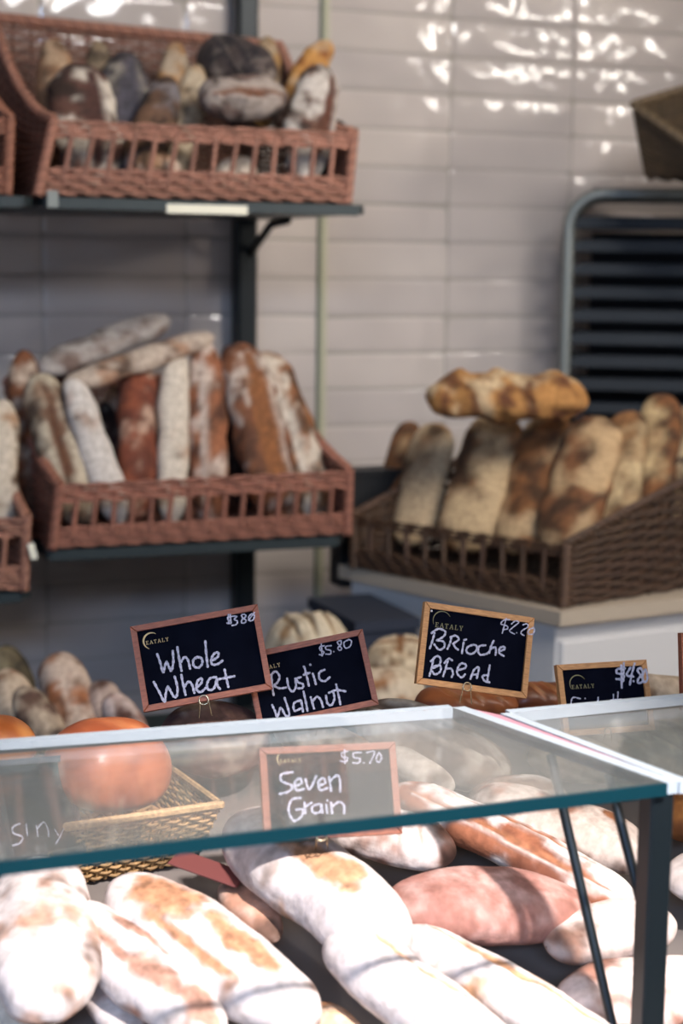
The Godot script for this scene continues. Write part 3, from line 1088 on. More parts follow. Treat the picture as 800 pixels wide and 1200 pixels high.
func build_bread() -> void:
	loaf("tan upright loaf at the left back of the top basket, behind the flour-ridged one", "loaves in the basket on the top shelf", Vector3(0.6802, 1.7642, 0.4320), Vector3(0.7022, 2.0140, 0.3120), Vector3(0, 0.35, 1), 0.0732, 0.0439, {"crust": Color8(168, 128, 96), "dust": 0.35, "flour": Color8(190, 160, 130), "seed": 3})
	loaf("split loaf with a thick white flour ridge in the left front of the top basket", "loaves in the basket on the top shelf", Vector3(0.7275, 1.7282, 0.5280), Vector3(0.7230, 1.9603, 0.4200), Vector3(0, 0.35, 1), 0.1305, 0.0652, {"crust": Color8(104, 70, 58), "dust": 0.34, "flour": Color8(228, 216, 200), "score": "long", "wide": 0.3, "shift": 0.15, "cut": Color8(84, 52, 44), "ear": 0.12, "seed": 4, "slant": 0.1, "ns": 60, "nt": 40})
	loaf("narrow greenish-tan loaf standing against the back of the top basket", "loaves in the basket on the top shelf", Vector3(0.7776, 1.7864, 0.3600), Vector3(0.7961, 2.0204, 0.2760), Vector3(0, 0.35, 1), 0.0653, 0.0392, {"crust": Color8(146, 124, 98), "dust": 0.4, "flour": Color8(170, 150, 124), "seed": 5})
	loaf("rounded blue-grey loaf with a pale rim standing in the top basket", "loaves in the basket on the top shelf", Vector3(0.7840, 1.7332, 0.5160), Vector3(0.8268, 1.9907, 0.3600), Vector3(0, 0.35, 1), 0.1045, 0.0627, {"crust": Color8(96, 88, 92), "dust": 0.3, "flour": Color8(184, 174, 160), "score": "long", "wide": 0.42, "cut": Color8(88, 84, 94), "seed": 6, "ear": 0.1, "ridge_flour": 1})
	loaf("grey loaf leaning left on the rim of the top basket with brown underside", "loaves in the basket on the top shelf", Vector3(0.7970, 1.7448, 0.5400), Vector3(0.8812, 1.9382, 0.4800), Vector3(0, 0.35, 1), 0.0779, 0.0545, {"crust": Color8(120, 88, 66), "dust": 0.4, "flour": Color8(132, 124, 126), "seed": 7})
	loaf("tan loaf end with an orange side rising in the middle of the top basket", "loaves in the basket on the top shelf", Vector3(0.8913, 1.8050, 0.3840), Vector3(0.9493, 2.0247, 0.2880), Vector3(0, 0.35, 1), 0.0626, 0.0376, {"crust": Color8(190, 140, 88), "dust": 0.45, "flour": Color8(190, 170, 146), "seed": 8})
	loaf("slim beige loaf tip leaning right in front of the big dark loaf", "loaves in the basket on the top shelf", Vector3(0.8789, 1.7590, 0.5160), Vector3(0.9515, 1.9694, 0.4200), Vector3(0, 0.35, 1), 0.0604, 0.0362, {"crust": Color8(176, 146, 112), "dust": 0.5, "flour": Color8(196, 178, 152), "seed": 9})
	loaf("big charcoal-crusted loaf lying highest on the top basket pile", "loaves in the basket on the top shelf", Vector3(0.9872, 2.0048, 0.3120), Vector3(1.1008, 1.9506, 0.4320), Vector3(0, 0.35, 1), 0.1088, 0.0870, {"crust": Color8(74, 62, 60), "dark": Color8(34, 30, 34), "dust": 0.22, "flour": Color8(150, 136, 126), "score": "diag", "cuts": 2, "cut": Color8(50, 44, 50), "wide": 0.2, "slant": 0.6, "seed": 10, "ns": 60, "nt": 40})
	loaf("small golden loaf end behind the charcoal loaf in the top basket", "loaves in the basket on the top shelf", Vector3(1.1226, 1.8685, 0.2880), Vector3(1.1440, 2.0518, 0.2640), Vector3(0, 0.35, 1), 0.0616, 0.0369, {"crust": Color8(190, 146, 92), "dust": 0.45, "flour": Color8(180, 160, 134), "seed": 11})
	loaf("oval grey loaf with a white flour arc in front of the charcoal loaf", "loaves in the basket on the top shelf", Vector3(0.9136, 1.8938, 0.5520), Vector3(1.0870, 1.9028, 0.5400), Vector3(0, 0.6, 0.8), 0.0908, 0.0817, {"crust": Color8(116, 92, 84), "dust": 0.5, "flour": Color8(178, 164, 154), "score": "long", "wide": 0.22, "shift": 0.3, "cut": Color8(122, 74, 46), "ear": 0.14, "seed": 12, "slant": 0, "ns": 60, "nt": 40})
	loaf("golden-orange loaf pointing up to the right of the top basket", "loaves in the basket on the top shelf", Vector3(1.1305, 1.8964, 0.4080), Vector3(1.2393, 2.0366, 0.3600), Vector3(0, 0.35, 1), 0.0601, 0.0421, {"crust": Color8(206, 150, 82), "dark": Color8(150, 90, 40), "dust": 0.3, "flour": Color8(206, 176, 140), "seed": 13})
	loaf("white floured split loaf at the right front of the top basket", "loaves in the basket on the top shelf", Vector3(1.1198, 1.7516, 0.5280), Vector3(1.1766, 1.9753, 0.4800), Vector3(0, 0.35, 1), 0.0937, 0.0562, {"crust": Color8(110, 76, 60), "dust": 0.55, "flour": Color8(214, 204, 194), "score": "long", "wide": 0.28, "shift": 0.4, "cut": Color8(104, 62, 44), "ear": 0.12, "seed": 14, "ns": 60, "nt": 40})
	loaf("pale loaf low behind the stakes near the middle of the top basket", "loaves in the basket on the top shelf", Vector3(0.9488, 1.7498, 0.5280), Vector3(1.0357, 1.7779, 0.5160), Vector3(0, 0.35, 1), 0.0634, 0.0380, {"crust": Color8(206, 178, 150), "dust": 0.6, "flour": Color8(220, 204, 186), "seed": 15})
	loaf("short brown loaf low at the left behind the stakes of the top basket", "loaves in the basket on the top shelf", Vector3(0.7940, 1.7775, 0.5520), Vector3(0.8798, 1.7590, 0.5520), Vector3(0, 0.35, 1), 0.0648, 0.0389, {"crust": Color8(196, 150, 112), "dust": 0.5, "flour": Color8(224, 200, 180), "seed": 16})
	loaf("dark loaf heel in the right corner of the top basket", "loaves in the basket on the top shelf", Vector3(1.1968, 1.7525, 0.4800), Vector3(1.2128, 1.8752, 0.4800), Vector3(0, 0.35, 1), 0.0557, 0.0334, {"crust": Color8(62, 58, 62), "dust": 0.25, "flour": Color8(110, 104, 104), "seed": 17})
	loaf("grey floured long loaf lying uppermost across the middle basket", "long loaves in the basket on the middle shelf", Vector3(0.6618, 1.3869, 0.3120), Vector3(0.9312, 1.4878, 0.2880), Vector3(0, 0.9, 0.5), 0.0670, 0.0570, {"crust": Color8(140, 116, 104), "dust": 0.58, "flour": Color8(206, 194, 184), "taper": 5, "seed": 21})
	loaf("tan long loaf lying just below the grey one across the middle basket", "long loaves in the basket on the middle shelf", Vector3(0.6855, 1.3654, 0.4320), Vector3(1.0013, 1.4568, 0.3600), Vector3(0, 0.9, 0.5), 0.0509, 0.0433, {"crust": Color8(190, 150, 122), "dust": 0.5, "flour": Color8(212, 192, 174), "taper": 5, "seed": 22})
	loaf("chestnut loaf standing in the far left corner of the middle basket", "long loaves in the basket on the middle shelf", Vector3(0.6300, 1.1137, 0.4200), Vector3(0.6389, 1.4285, 0.2880), Vector3(0, 0.35, 1), 0.0719, 0.0503, {"crust": Color8(150, 92, 58), "dust": 0.3, "flour": Color8(214, 190, 168), "taper": 4, "seed": 23})
	loaf("grey-tan loaf with a cream ridge leaning right at the left of the middle basket", "long loaves in the basket on the middle shelf", Vector3(0.7029, 1.1148, 0.5160), Vector3(0.6424, 1.3899, 0.4080), Vector3(0, 0.35, 1), 0.0891, 0.0624, {"crust": Color8(150, 120, 96), "dust": 0.42, "flour": Color8(214, 198, 172), "score": "long", "wide": 0.3, "shift": -0.1, "cut": Color8(120, 78, 52), "ear": 0.1, "taper": 4, "seed": 24, "ns": 60})
	loaf("white floured loaf leaning right near the left of the middle basket", "long loaves in the basket on the middle shelf", Vector3(0.7711, 1.1168, 0.5280), Vector3(0.6933, 1.3829, 0.4560), Vector3(0, 0.35, 1), 0.0635, 0.0445, {"crust": Color8(190, 160, 140), "dust": 0.75, "flour": Color8(230, 220, 210), "taper": 5, "seed": 25})
	loaf("red-brown loaf with a cream edge standing left of the middle basket's centre", "long loaves in the basket on the middle shelf", Vector3(0.8003, 1.1170, 0.5160), Vector3(0.8490, 1.4077, 0.3600), Vector3(0, 0.35, 1), 0.0750, 0.0525, {"crust": Color8(146, 78, 52), "dark": Color8(104, 54, 38), "dust": 0.3, "flour": Color8(206, 170, 146), "taper": 5, "seed": 26})
	loaf("cream floured long loaf standing at the middle basket's centre", "long loaves in the basket on the middle shelf", Vector3(0.8697, 1.1107, 0.5160), Vector3(0.9246, 1.4371, 0.3600), Vector3(0, 0.35, 1), 0.0624, 0.0437, {"crust": Color8(196, 150, 116), "dust": 0.72, "flour": Color8(230, 216, 198), "taper": 5, "seed": 27})
	loaf("brown long loaf with a pale stripe standing right of the cream loaf", "long loaves in the basket on the middle shelf", Vector3(0.9471, 1.1074, 0.5160), Vector3(0.9838, 1.4435, 0.3600), Vector3(0, 0.35, 1), 0.0761, 0.0533, {"crust": Color8(168, 106, 72), "dust": 0.3, "flour": Color8(222, 200, 184), "score": "long", "wide": 0.22, "shift": -0.4, "slant": 0, "cut": Color8(214, 194, 180), "ear": 0.02, "taper": 5, "seed": 28})
	loaf("broad brown loaf with a white shoulder leaning left in the middle basket", "long loaves in the basket on the middle shelf", Vector3(1.0877, 1.1063, 0.5280), Vector3(1.0509, 1.4432, 0.3600), Vector3(0, 0.35, 1), 0.1102, 0.0772, {"crust": Color8(140, 88, 58), "dust": 0.3, "flour": Color8(220, 204, 190), "score": "long", "wide": 0.4, "shift": 0.1, "slant": 0, "cut": Color8(154, 98, 56), "dark": Color8(96, 62, 44), "ear": 0.1, "taper": 4, "seed": 29, "ns": 64, "nt": 36})
	loaf("brown loaf with a long white band, rightmost in the middle basket", "long loaves in the basket on the middle shelf", Vector3(1.1698, 1.0976, 0.5160), Vector3(1.1046, 1.4259, 0.3600), Vector3(0, 0.35, 1), 0.1045, 0.0732, {"crust": Color8(150, 98, 60), "dust": 0.24, "flour": Color8(224, 210, 192), "score": "long", "wide": 0.16, "shift": -0.1, "slant": 0, "cut": Color8(228, 216, 200), "ear": 0.02, "taper": 4, "seed": 30, "ns": 64, "nt": 36})
	loaf("dark loaf in the gap beside the white floured loaf of the middle basket", "long loaves in the basket on the middle shelf", Vector3(0.8189, 1.1020, 0.3240), Vector3(0.7982, 1.3265, 0.2880), Vector3(0, 0.35, 1), 0.0575, 0.0402, {"crust": Color8(84, 56, 48), "dust": 0.2, "seed": 31})
	loaf("small tan loaf end peeping out behind the red-brown loaf", "long loaves in the basket on the middle shelf", Vector3(0.8270, 1.1140, 0.2640), Vector3(0.8250, 1.3583, 0.2640), Vector3(0, 0.35, 1), 0.0479, 0.0335, {"crust": Color8(206, 150, 112), "dust": 0.5, "flour": Color8(222, 186, 160), "seed": 32})
	loaf("dark brown loaf behind the broad loaf in the middle basket", "long loaves in the basket on the middle shelf", Vector3(1.1018, 1.0869, 0.2760), Vector3(1.0637, 1.4351, 0.2640), Vector3(0, 0.35, 1), 0.0702, 0.0491, {"crust": Color8(96, 66, 56), "dust": 0.3, "flour": Color8(150, 130, 120), "seed": 33})
	loaf("pale loaf standing in the basket cut off by the left edge", "", Vector3(0.5533, 1.1104, 0.5056), Vector3(0.5768, 1.3433, 0.4134), Vector3(0, 0.35, 1), 0.0599, 0.0419, {"crust": Color8(186, 140, 100), "dust": 0.68, "flour": Color8(228, 212, 190), "taper": 4, "seed": 34})
	loaf("lumpy golden loaf lying across the top of the dark basket", "flat loaves in the dark basket on the stone counter", Vector3(1.3494, 1.3521, 0.6081), Vector3(1.6220, 1.3463, 0.7599), Vector3(0, 1, 0.3), 0.1108, 0.0998, {"crust": Color8(196, 140, 78), "dark": Color8(110, 66, 34), "dust": 0.36, "flour": Color8(214, 186, 146), "lump": 0.11, "taper": 3.6, "seed": 41, "ns": 64, "nt": 36})
	loaf("narrow brown loaf, leftmost in the dark basket", "flat loaves in the dark basket on the stone counter", Vector3(1.3472, 1.0608, 0.4137), Vector3(1.4359, 1.2777, 0.3496), Vector3(-0.8, 0.5, 0.6), 0.0706, 0.0353, {"taper": 6, "lump": 0.04, "grain": 10, "crust": Color8(136, 90, 54), "dust": 0.26, "flour": Color8(198, 162, 118), "seed": 42})
	loaf("smooth pale flat loaf second from the left in the dark basket", "flat loaves in the dark basket on the stone counter", Vector3(1.3709, 1.0400, 0.4914), Vector3(1.4605, 1.2804, 0.4241), Vector3(-0.8, 0.5, 0.6), 0.0972, 0.0486, {"taper": 6, "lump": 0.04, "grain": 10, "crust": Color8(170, 130, 92), "dust": 0.68, "flour": Color8(214, 186, 148), "seed": 43})
	loaf("mottled flat loaf leaning below the golden loaf", "flat loaves in the dark basket on the stone counter", Vector3(1.4184, 1.0477, 0.6393), Vector3(1.5456, 1.3062, 0.5405), Vector3(-0.8, 0.5, 0.6), 0.1281, 0.0640, {"taper": 6, "lump": 0.04, "grain": 10, "crust": Color8(150, 104, 66), "dust": 0.48, "flour": Color8(214, 184, 142), "seed": 44, "ns": 60, "nt": 36})
	loaf("brown-edged flat loaf at the middle of the dark basket", "flat loaves in the dark basket on the stone counter", Vector3(1.4927, 1.0559, 0.7325), Vector3(1.6249, 1.3077, 0.6150), Vector3(-0.8, 0.5, 0.6), 0.1228, 0.0614, {"taper": 6, "lump": 0.04, "grain": 10, "crust": Color8(150, 98, 56), "dust": 0.42, "flour": Color8(212, 178, 134), "seed": 45, "ns": 60, "nt": 36})
	loaf("darkest mottled flat loaf near the front corner of the dark basket", "flat loaves in the dark basket on the stone counter", Vector3(1.5302, 1.0734, 0.8314), Vector3(1.6662, 1.3124, 0.7174), Vector3(-0.8, 0.5, 0.6), 0.1264, 0.0632, {"taper": 6, "lump": 0.04, "grain": 10, "crust": Color8(140, 92, 56), "dust": 0.38, "flour": Color8(208, 174, 130), "seed": 46, "ns": 60, "nt": 36})
	loaf("pale flat loaf just right of the front corner of the dark basket", "flat loaves in the dark basket on the stone counter", Vector3(1.6298, 1.0840, 0.8473), Vector3(1.7251, 1.3263, 0.7385), Vector3(-0.8, 0.5, 0.6), 0.0878, 0.0439, {"taper": 6, "lump": 0.04, "grain": 10, "crust": Color8(150, 104, 62), "dust": 0.46, "flour": Color8(216, 188, 142), "seed": 47})
	loaf("brown rounded flat loaf with a cream side at the right of the dark basket", "flat loaves in the dark basket on the stone counter", Vector3(1.7005, 1.0975, 0.8514), Vector3(1.7956, 1.3583, 0.7396), Vector3(-0.8, 0.5, 0.6), 0.0916, 0.0458, {"taper": 6, "lump": 0.04, "grain": 10, "crust": Color8(142, 92, 52), "dust": 0.28, "flour": Color8(222, 192, 142), "seed": 48})
	loaf("pale flat loaf at the picture's right edge in the dark basket", "flat loaves in the dark basket on the stone counter", Vector3(1.8164, 1.0975, 0.7993), Vector3(1.8673, 1.3403, 0.7381), Vector3(-0.8, 0.5, 0.6), 0.0733, 0.0366, {"taper": 6, "lump": 0.04, "grain": 10, "crust": Color8(156, 112, 74), "dust": 0.54, "flour": Color8(214, 188, 148), "seed": 49})
	loaf("blunt brown loaf standing highest on the back table at the left", "loaves on the back table", Vector3(0.5911, 0.8007, 1.0032), Vector3(0.5866, 0.9458, 0.8268), Vector3(0, 0.5, 1), 0.0865, 0.0692, {"crust": Color8(176, 112, 72), "dust": 0.5, "flour": Color8(220, 196, 176), "taper": 4, "seed": 51})
	loaf("dark greenish loaf end behind the floured pair at the left edge", "loaves on the back table", Vector3(0.5473, 0.7902, 0.7378), Vector3(0.5179, 0.9415, 0.7026), Vector3(0, 0.5, 1), 0.0767, 0.0614, {"crust": Color8(92, 80, 56), "dust": 0.3, "flour": Color8(140, 126, 96), "seed": 52})
	loaf("floured loaf leaning left at the left edge of the back table", "loaves on the back table", Vector3(0.5119, 0.8189, 0.9909), Vector3(0.4812, 0.9481, 0.9044), Vector3(0, 0.5, 1), 0.0681, 0.0545, {"crust": Color8(150, 108, 76), "dust": 0.55, "flour": Color8(216, 192, 164), "seed": 53})
	loaf("dark-sided floured loaf in front of the blunt brown loaf", "loaves on the back table", Vector3(0.5425, 0.8298, 1.0882), Vector3(0.4865, 0.9408, 1.0054), Vector3(0, 0.5, 1), 0.0607, 0.0486, {"crust": Color8(110, 80, 64), "dust": 0.55, "flour": Color8(208, 184, 156), "seed": 54})
	loaf("low dark loaf at the right end of the left table heap", "loaves on the back table", Vector3(0.6627, 0.8200, 0.9959), Vector3(0.6343, 0.9111, 0.8945), Vector3(0, 0.5, 1), 0.0668, 0.0535, {"crust": Color8(110, 72, 56), "dust": 0.45, "flour": Color8(206, 180, 164), "seed": 55})
	loaf("pinkish floured loaf lowest beside the Whole Wheat sign", "loaves on the back table", Vector3(0.6658, 0.8401, 1.0700), Vector3(0.6266, 0.9220, 1.0201), Vector3(0, 0.5, 1), 0.0592, 0.0473, {"crust": Color8(166, 104, 80), "dust": 0.5, "flour": Color8(220, 196, 184), "seed": 56})
	loaf("large pale round loaf above the Rustic Walnut sign", "loaves on the back table", Vector3(0.9506, 0.9243, 0.8216), Vector3(1.0959, 0.9263, 0.8786), Vector3(0, 1, 0.1), 0.1482, 0.1368, {"flat": 0.8, "crust": Color8(156, 122, 84), "dust": 0.62, "flour": Color8(222, 206, 178), "score": "diag", "cuts": 3, "cut": Color8(176, 146, 108), "wide": 0.16, "taper": 2.1, "seed": 57, "ns": 56, "nt": 40})
	loaf("round loaf heaped between the Rustic Walnut and Brioche Bread signs", "loaves on the back table", Vector3(1.1026, 0.9180, 0.9260), Vector3(1.2128, 0.9195, 0.9692), Vector3(0, 1, 0.1), 0.1125, 0.0872, {"flat": 0.8, "crust": Color8(156, 116, 72), "dust": 0.55, "flour": Color8(216, 196, 164), "score": "cross", "wide": 0.3, "cut": Color8(150, 104, 64), "taper": 2.2, "seed": 58, "ns": 56, "nt": 40})
	loaf("round loaf lowest beside the Rustic Walnut sign", "loaves on the back table", Vector3(1.0339, 0.8897, 1.0119), Vector3(1.1564, 0.8914, 1.0600), Vector3(0, 1, 0.1), 0.1250, 0.0869, {"flat": 0.8, "crust": Color8(164, 110, 66), "dust": 0.55, "flour": Color8(220, 200, 172), "taper": 2.2, "seed": 59})
	loaf("round loaf hidden down behind the Rustic Walnut sign", "loaves on the back table", Vector3(1.0092, 0.8753, 0.9067), Vector3(1.1355, 0.8771, 0.9562), Vector3(0, 1, 0.1), 0.1289, 0.0981, {"flat": 0.8, "crust": Color8(160, 116, 72), "dust": 0.55, "flour": Color8(216, 196, 166), "taper": 2.2, "seed": 60})
	loaf("round dark maroon loaf under the Whole Wheat sign", "loaves heaped in the glass-topped display", Vector3(0.4536, 1.1067, 1.9383), Vector3(0.5733, 1.1039, 1.9485), Vector3(0, 1, 0.3), 0.0927, 0.0695, {"lump": 0.05, "crust": Color8(122, 80, 68), "dark": Color8(70, 42, 42), "dust": 0.24, "flour": Color8(190, 168, 150), "score": "long", "wide": 0.5, "shift": 0.3, "slant": 0.1, "cut": Color8(128, 92, 76), "ear": 0.05, "seed": 61, "taper": 2.2, "ns": 64, "nt": 44})
	loaf("tan loaf lying behind the Seven Grain sign", "loaves heaped in the glass-topped display", Vector3(0.5898, 1.1073, 1.9175), Vector3(0.6740, 1.0857, 1.9975), Vector3(0, 1, 0.3), 0.0544, 0.0359, {"lump": 0.05, "crust": Color8(180, 140, 106), "dust": 0.4, "flour": Color8(212, 194, 172), "seed": 62, "taper": 3})
	loaf("wide grey-brown loaf with a floury ridge behind the glass joint", "loaves heaped in the glass-topped display", Vector3(0.6829, 1.1148, 1.9267), Vector3(0.7978, 1.0681, 2.0626), Vector3(0, 1, 0.3), 0.0873, 0.0611, {"lump": 0.05, "crust": Color8(142, 118, 98), "dark": Color8(104, 86, 74), "dust": 0.32, "flour": Color8(206, 194, 176), "score": "long", "wide": 0.34, "shift": 0.12, "slant": 0, "cut": Color8(132, 112, 96), "ear": 0.14, "seed": 63, "taper": 3.2, "ns": 80, "nt": 48})
	loaf("small pale floured loaf end right of the Seven Grain sign", "loaves heaped in the glass-topped display", Vector3(0.6951, 1.0955, 1.9796), Vector3(0.7286, 1.0628, 2.0639), Vector3(0, 1, 0.3), 0.0500, 0.0350, {"lump": 0.05, "crust": Color8(190, 160, 136), "dust": 0.7, "flour": Color8(224, 212, 196), "seed": 64})
	loaf("glossy brown brioche under the Brioche Bread sign", "loaves heaped in the glass-topped display", Vector3(0.7544, 1.1176, 1.9161), Vector3(0.8720, 1.1125, 1.9351), Vector3(0, 1, 0.3), 0.0515, 0.0360, {"lump": 0.13, "crust": Color8(176, 104, 60), "dark": Color8(120, 62, 36), "dust": 0.16, "flour": Color8(214, 160, 116), "seed": 65, "taper": 2.8, "finish": "crust_glazed", "score": "diag", "cuts": 3, "wide": 0.1, "deep": 0.1, "cut": Color8(190, 120, 74)})
	loaf("brown brioche between the two tan-framed signs", "loaves heaped in the glass-topped display", Vector3(0.8662, 1.1124, 1.9169), Vector3(0.9651, 1.1102, 1.9250), Vector3(0, 1, 0.3), 0.0429, 0.0321, {"lump": 0.13, "crust": Color8(168, 96, 50), "dark": Color8(116, 62, 34), "dust": 0.12, "flour": Color8(206, 150, 100), "seed": 66, "taper": 2.8, "finish": "crust_glazed", "score": "diag", "cuts": 3, "wide": 0.1, "deep": 0.1, "cut": Color8(190, 120, 74)})
	loaf("pale rough loaf at the right of the $4.80 sign", "loaves heaped in the glass-topped display", Vector3(1.0093, 1.1139, 1.9300), Vector3(1.1100, 1.1096, 1.9460), Vector3(0, 1, 0.3), 0.0496, 0.0397, {"lump": 0.1, "crust": Color8(168, 134, 104), "dust": 0.55, "flour": Color8(214, 196, 172), "seed": 67})
	loaf("dusty grey-brown loaf under the $4.80 sign", "loaves heaped in the glass-topped display", Vector3(0.8368, 1.0771, 2.0294), Vector3(1.0793, 1.0752, 2.0362), Vector3(0, 1, 0.3), 0.0802, 0.0562, {"lump": 0.05, "crust": Color8(140, 118, 92), "dust": 0.4, "flour": Color8(182, 166, 138), "score": "diag", "cuts": 4, "wide": 0.1, "cut": Color8(120, 98, 72), "seed": 68, "taper": 3.4, "ns": 64, "nt": 40})
	loaf("round grey loaf with a white rim below the glass joint", "loaves heaped in the glass-topped display", Vector3(0.7374, 1.0555, 2.0906), Vector3(0.8459, 1.0579, 2.1004), Vector3(0, 1, 0.3), 0.0665, 0.0499, {"lump": 0.05, "crust": Color8(170, 142, 122), "dust": 0.4, "flour": Color8(216, 204, 192), "score": "long", "wide": 0.4, "shift": 0.1, "slant": 0.1, "cut": Color8(168, 140, 122), "ear": 0.08, "seed": 69, "taper": 2.4, "ns": 60, "nt": 40})
	loaf("orange-brown loaf behind the post at the right edge", "loaves heaped in the glass-topped display", Vector3(0.9196, 1.0398, 2.1672), Vector3(1.0508, 1.0495, 2.1314), Vector3(0, 1, 0.3), 0.0762, 0.0572, {"lump": 0.05, "crust": Color8(190, 124, 62), "dark": Color8(140, 84, 40), "dust": 0.3, "flour": Color8(206, 166, 116), "seed": 70})
	loaf("long scored loaf with a white flour stripe running to the rods", "loaves heaped in the glass-topped display", Vector3(0.6686, 1.0735, 2.0610), Vector3(0.8238, 1.0047, 2.2788), Vector3(0, 1, 0.3), 0.0617, 0.0432, {"lump": 0.05, "crust": Color8(178, 112, 80), "dark": Color8(140, 84, 60), "dust": 0.46, "flour": Color8(250, 244, 238), "score": "twin", "wide": 0.18, "slant": 0, "cut": Color8(186, 124, 88), "ear": 0.05, "seed": 71, "taper": 4, "ns": 110, "nt": 56})
	loaf("long pinkish floured loaf with a brown spot behind the rods", "loaves heaped in the glass-topped display", Vector3(0.7462, 1.0663, 2.0877), Vector3(0.8773, 1.0246, 2.2239), Vector3(0, 1, 0.3), 0.0716, 0.0501, {"lump": 0.05, "crust": Color8(196, 140, 112), "dust": 0.52, "flour": Color8(238, 220, 206), "score": "spots", "spots": [[0.45, -0.35, 0.16, 0.25]], "deep": 0.02, "cut": Color8(176, 116, 76), "seed": 72, "taper": 3.4, "ns": 100, "nt": 52})
	loaf("pink-white floured loaf end under the Seven Grain sign", "loaves heaped in the glass-topped display", Vector3(0.5640, 1.0647, 2.0937), Vector3(0.6860, 1.0385, 2.1723), Vector3(0, 1, 0.3), 0.0679, 0.0489, {"lump": 0.05, "crust": Color8(196, 146, 126), "dust": 0.56, "flour": Color8(246, 232, 226), "score": "diag", "cuts": 4, "wide": 0.08, "slant": 0.1, "cut": Color8(206, 164, 146), "ear": 0.03, "seed": 73, "taper": 3, "ns": 90, "nt": 48})
	loaf("smooth red-brown oval loaf with a shadow across its right side", "loaves heaped in the glass-topped display", Vector3(0.5797, 1.0283, 2.2472), Vector3(0.7772, 1.0102, 2.2771), Vector3(0, 1, 0.3), 0.0921, 0.0571, {"lump": 0.03, "crust": Color8(184, 132, 118), "dark": Color8(168, 116, 102), "dust": 0.34, "flour": Color8(206, 164, 152), "seed": 74, "taper": 2.2, "ns": 90, "nt": 52, "grain": 30})
	loaf("pale pink loaf between the rods and the post", "loaves heaped in the glass-topped display", Vector3(0.7113, 0.9961, 2.3109), Vector3(0.8457, 1.0015, 2.3092), Vector3(0, 1, 0.3), 0.0654, 0.0458, {"lump": 0.05, "crust": Color8(206, 156, 132), "dust": 0.6, "flour": Color8(244, 226, 216), "seed": 75, "taper": 2.6})
	loaf("pink floured loaf low at the right corner behind the rods", "loaves heaped in the glass-topped display", Vector3(0.6854, 0.9684, 2.3764), Vector3(0.8508, 0.9691, 2.3738), Vector3(0, 1, 0.3), 0.0779, 0.0514, {"lump": 0.05, "crust": Color8(204, 146, 124), "dust": 0.6, "flour": Color8(246, 226, 218), "seed": 76, "taper": 2.6, "ns": 70, "nt": 44})
	loaf("pale loaf right of the post beside the orange-brown one", "loaves heaped in the glass-topped display", Vector3(0.8697, 1.0144, 2.2613), Vector3(0.9944, 1.0191, 2.2440), Vector3(0, 1, 0.3), 0.0698, 0.0489, {"lump": 0.05, "crust": Color8(206, 160, 140), "dust": 0.6, "flour": Color8(240, 226, 216), "seed": 77})
	loaf("broad white floured loaf at the bottom left corner", "loaves heaped in the glass-topped display", Vector3(0.2855, 1.0685, 2.1536), Vector3(0.2519, 1.0125, 2.3426), Vector3(0, 1, 0.3), 0.0868, 0.0607, {"lump": 0.07, "crust": Color8(206, 164, 140), "dust": 0.62, "flour": Color8(240, 229, 224), "seed": 81, "taper": 4, "ns": 110, "nt": 60})
	loaf("white and brown loaf second from the left in the front row", "loaves heaped in the glass-topped display", Vector3(0.2978, 1.0466, 2.2015), Vector3(0.3839, 0.9917, 2.3753), Vector3(0, 1, 0.3), 0.0679, 0.0475, {"lump": 0.05, "crust": Color8(176, 116, 84), "dust": 0.66, "flour": Color8(240, 229, 224), "score": "spots", "spots": [[-0.25, -0.4, 0.42, 0.22], [0.3, 0.2, 0.42, 0.4], [0.75, 0, 0.26, 0.5], [-0.2, 0.35, 0.3, 0.2]], "cut": Color8(206, 158, 136), "deep": 0.02, "seed": 82, "taper": 3.4, "ns": 110, "nt": 60})
	loaf("white loaf with blistered brown scoring along its top, front row", "loaves heaped in the glass-topped display", Vector3(0.3463, 1.0591, 2.1885), Vector3(0.4611, 0.9910, 2.3853), Vector3(0, 1, 0.3), 0.0805, 0.0548, {"lump": 0.05, "crust": Color8(196, 136, 98), "dust": 0.74, "flour": Color8(240, 229, 224), "score": "spots", "cut": Color8(220, 162, 122), "deep": 0.03, "seed": 83, "taper": 3.2, "ns": 130, "nt": 72, "spots": [[-0.5, -0.05, 0.34, 0.78], [0.2, -0.15, 0.44, 0.34], [-0.05, 0.62, 0.5, 0.16]]})
	loaf("white loaf with a big orange patch directly below the Seven Grain sign", "loaves heaped in the glass-topped display", Vector3(0.4748, 1.0831, 2.1368), Vector3(0.5539, 1.0257, 2.3457), Vector3(0, 1, 0.3), 0.0879, 0.0721, {"lump": 0.05, "crust": Color8(214, 170, 138), "dust": 0.78, "flour": Color8(240, 229, 224), "score": "spots", "spots": [[-0.36, -0.12, 0.3, 0.62], [0.16, 0.1, 0.4, 0.38], [0.3, 0.0, 0.16, 0.5]], "cut": Color8(226, 172, 130), "deep": 0.03, "seed": 88, "taper": 3.2, "ns": 130, "nt": 72})
	loaf("white loaf with a long orange slash at the bottom centre", "loaves heaped in the glass-topped display", Vector3(0.5031, 1.0306, 2.3053), Vector3(0.6065, 0.9637, 2.5085), Vector3(0, 1, 0.3), 0.0652, 0.0586, {"lump": 0.05, "crust": Color8(214, 170, 134), "dust": 0.78, "flour": Color8(240, 229, 224), "score": "long", "wide": 0.17, "shift": -0.35, "slant": -0.05, "cut": Color8(222, 168, 126), "ear": 0.03, "seed": 85, "taper": 4, "ns": 120, "nt": 64})
